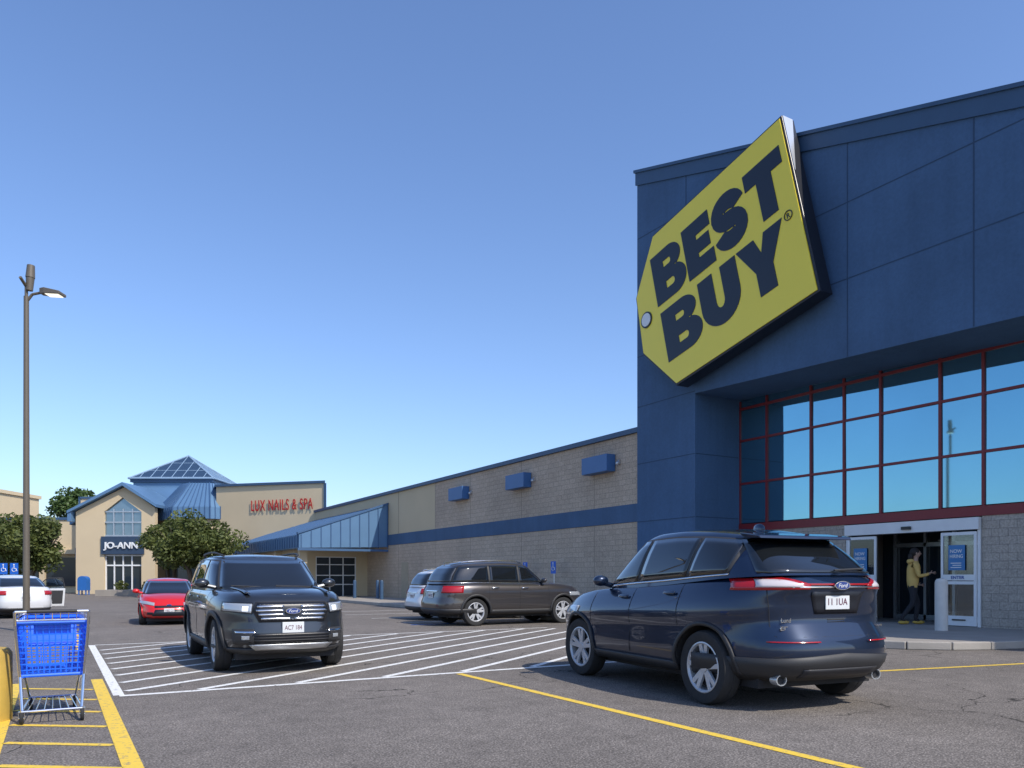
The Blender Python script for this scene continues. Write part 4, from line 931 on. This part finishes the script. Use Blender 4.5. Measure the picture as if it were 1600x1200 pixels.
# --- white sedan with open door
P=dict(L=4.7,W=1.84,wr=.33,axles=(1.38,-1.38),zb=.24,parked=1,
 zt=[(-2.4,1.05),(-1.5,1.06),(0,.98),(1.0,.97),(1.5,.93),(2.1,.84),(2.4,.76)],
 af=[(0,2.2),(.1,2.3),(.4,2.36),(.8,2.25),(1,2.05)],ar=[(0,2.2),(.1,2.32),(.4,2.36),(.8,2.3),(1,2.2)],
 hw=HW,gx=-.4,gf=[(0,1.1),(.5,.7),(.9,.25),(1,.08)],gr=[(0,-1.95),(.5,-1.6),(.9,-1.2),(1,-1.05)],
 gb=GB,zr=[(-1.9,1.34),(-1.2,1.42),(-.4,1.46),(.2,1.44),(.6,1.36)],pill=[-.05,-.95],seams=[.95,-.05,-.95],handles=[.1,-.8],mir=.72,clad=.02,cladmat=0)
hd=yaw_of(-.75,.8)
k=Car('white sedan parked with its passenger door open','car',far(-18.1,28.2,0),hd,wh,P,scale=1.0)
for sy in(1,-1): k.wrap('tail_light',.7,1.18,.80,.94,-1,sy,M['taillight'],off=.008,th=.016)
k.fullwrap('rear_bumper_trim',1.1,.24,.36,-1,M['trim']); k.plate(-1,.62,.3,.15,'MN 52')
d=MB(); a0=Vector((.92,-.90,0)); dv=Vector((-.35,-.94,0)).normalized()
P_=lambda s_,z:a0+dv*s_+Vector((0,0,z))
nd=dv.cross(Vector((0,0,1)))*.06
d.prism([P_(0,.3),P_(1.0,.3),P_(1.05,.98),P_(0,.96)],nd); do=d.obj('open_door',wh,k.e,world=False,bevel=.02)
d=MB(); d.prism([P_(.06,.4)-nd*.2,P_(.94,.4)-nd*.2,P_(.98,.9)-nd*.2,P_(.06,.9)-nd*.2],-nd*.2); d.prism([P_(.06,.4)+nd*1.05,P_(.94,.4)+nd*1.05,P_(.98,.9)+nd*1.05,P_(.06,.9)+nd*1.05],nd*.2); d.obj('door_card',M['trim'],do,world=False)
f=MB(); f.path([P_(0,.96)+nd/2,P_(.45,1.36)+nd/2,P_(.95,1.38)+nd/2,P_(1.04,.97)+nd/2],.022,n=6); f.obj('door_frame',M['trim'],do,world=False)
MB().prism([P_(.08,.97)+nd*.4,P_(.47,1.34)+nd*.4,P_(.93,1.36)+nd*.4,P_(1.0,.97)+nd*.4],nd*.1).obj('door_window',M['glassd'],do,world=False)

# ------------------------------------------------------------ person
def skinobj(name,V,Ed,R,m,parent,sub=2,root=0,matf=None):
    me=bpy.data.meshes.new(name); me.from_pydata(V,Ed,[]); 
    ms_=m if isinstance(m,(list,tuple)) else [m]
    o=bpy.data.objects.new(name,me); COL.objects.link(o); o.parent=parent
    o.modifiers.new('skin','SKIN'); sv=me.skin_vertices[0].data
    for i,r in enumerate(R): sv[i].radius=r if hasattr(r,'__len__') else (r,r); sv[i].use_root=(i==root)
    sb=o.modifiers.new('s','SUBSURF'); sb.levels=sub; sb.render_levels=sub
    dg=bpy.context.evaluated_depsgraph_get(); dg.update(); nm=bpy.data.meshes.new_from_object(o.evaluated_get(dg)); o.modifiers.clear(); o.data=nm; nm.materials.clear()
    for q in ms_: nm.materials.append(q)
    for p in nm.polygons:
        p.use_smooth=True
        if matf: p.material_index=matf(p.center)
        else: p.material_index=0
    return o
def person(loc,yaw,sc):
    e=thing('person','person in tan hooded top and black trousers walking through doorway','person',loc,yaw,sc)
    V=[(0,0,.93),(.01,0,1.12),(.03,0,1.32),(.04,0,1.44),(.06,0,1.53),(.08,0,1.60),(.085,0,1.70),
       (.03,.17,1.40),(.0,.23,1.15),(.14,.22,.96),(.21,.21,.93),
       (.03,-.17,1.40),(.07,-.23,1.14),(.26,-.20,1.18),(.33,-.19,1.22),
       (0,.09,.88),(.16,.10,.50),(.10,.10,.10),(.21,.10,.05),
       (0,-.09,.88),(-.02,-.10,.50),(-.28,-.10,.15),(-.20,-.10,.06)]
    Ed=[(0,1),(1,2),(2,3),(3,4),(4,5),(5,6),(3,7),(7,8),(8,9),(9,10),(3,11),(11,12),(12,13),(13,14),(0,15),(15,16),(16,17),(17,18),(0,19),(19,20),(20,21),(21,22)]
    R=[(.12,.15),(.12,.145),(.13,.17),(.09,.10),(.05,.05),(.075,.07),(.085,.08),.068,.052,.04,.028,.068,.052,.04,.028,.10,.068,.05,.04,.10,.068,.05,.04]
    def mf(c):
        if c.z>1.50: return 0
        if c.x>.29 and c.z>.9: return 0
        if c.y>.15 and c.x>.17 and c.z<1.02 and c.z>.85: return 0
        if c.z<.90: return 2
        return 1
    skinobj('body',V,Ed,R,[M['skin'],M['jacket'],M['pants']],e,matf=mf)
    for (hx,hy,hz) in((.33,-.19,1.22),(.21,.21,.93)):
        V=[(hx-.03,hy,hz),(hx+.03,hy,hz),(hx+.07,hy,hz)];Ed=[(0,1),(1,2)];R=[(.025,.018),(.035,.016),(.03,.014)]
        for i,(o_,l) in enumerate(((-.027,.055),(-.009,.068),(.009,.062),(.027,.048))):
            n=len(V); V+=[(hx+.09,hy+o_*.3,hz+o_),(hx+.09+l*.5,hy+.008,hz+o_*1.1),(hx+.085+l*.8,hy+.03,hz+o_*1.1)]; Ed+=[(2,n),(n,n+1),(n+1,n+2)]; R+=[.0095,.009,.008]
        n=len(V); V+=[(hx+.02,hy+.02,hz+.035),(hx+.055,hy+.035,hz+.055)]; Ed+=[(1,n),(n,n+1)]; R+=[.010,.009]
        skinobj('hand',V,Ed,R,M['skin'],e,sub=1)
    w=MB(); w.ball((.075,0,1.685),(.105,.092,.115),14); w.obj('head',M['skin'],e,smooth=True,world=False)
    w=MB(); w.ball((.05,0,1.71),(.115,.102,.115),14); w.ball((-.04,0,1.60),(.06,.07,.10),10); w.obj('hair',M['hair'],e,smooth=True,world=False)
    w=MB(); w.ball((.185,0,1.675),(.018,.012,.02),8); w.ball((.06,.095,1.68),(.018,.01,.03),8); w.ball((.06,-.095,1.68),(.018,.01,.03),8); w.obj('nose_and_ears',M['skin'],e,smooth=True,world=False)
    w=MB(); w.ball((.172,.033,1.70),(.008,.013,.008),8); w.ball((.172,-.033,1.70),(.008,.013,.008),8); w.obj('eyes',M['black'],e,world=False)
    w=MB(); w.ball((.172,0,1.63),(.008,.026,.006),8); w.obj('mouth',mat('lips',(.3,.08,.07),.6),e,world=False)
    w=MB(); w.ball((.17,.10,.045),(.14,.052,.045),12); w.ball((-.23,-.10,.05),(.13,.052,.045),12); w.obj('shoes',M['yellowpost'],e,smooth=True,world=False)
    w=MB(); w.ball((-.04,0,1.49),(.085,.12,.07),10); w.obj('hood',M['jacket'],e,smooth=True,world=False)
person(far(10.65,20.75,.15),yaw_of(1,-.15),1.12)

# ------------------------------------------------------------ camera, light
cam=bpy.data.cameras.new('camera'); co=bpy.data.objects.new('camera',cam); COL.objects.link(co); SC.camera=co
cam.sensor_width=36; cam.lens=36*1219/1600; cam.clip_end=5000; cam.clip_start=.05
co.location=(0,0,1.4); co.rotation_euler=(math.pi/2,0,-math.atan2(S0,C0))
cam.shift_y=(902-600)/1600
W=bpy.data.worlds.new('World'); SC.world=W; W.use_nodes=True; nt=W.node_tree
EL=math.radians(46); az=math.atan2(.30,-.954)
sky=nt.nodes.new('ShaderNodeTexSky'); sky.sky_type='NISHITA'; sky.sun_disc=False; sky.sun_elevation=EL; sky.sun_rotation=az; sky.air_density=1.1; sky.dust_density=1.0; sky.ozone_density=3.0
tint=nt.nodes.new('ShaderNodeVectorMath'); tint.operation='MULTIPLY'; tint.inputs[1].default_value=(1.05,1.15,1.38)
bg=nt.nodes['Background']; nt.links.new(sky.outputs[0],tint.inputs[0]); nt.links.new(tint.outputs[0],bg.inputs[0]); bg.inputs[1].default_value=.15
sd=Vector((.30*math.cos(EL),-.954*math.cos(EL),math.sin(EL)))
sl_=bpy.data.lights.new('sun','SUN'); so=bpy.data.objects.new('sun',sl_); COL.objects.link(so); sl_.energy=4.3; sl_.angle=math.radians(.5); sl_.color=(1,.93,.82)
so.rotation_euler=sd.to_track_quat('Z','Y').to_euler()
SC.view_settings.view_transform='Standard'; SC.view_settings.look='None'; SC.view_settings.exposure=0
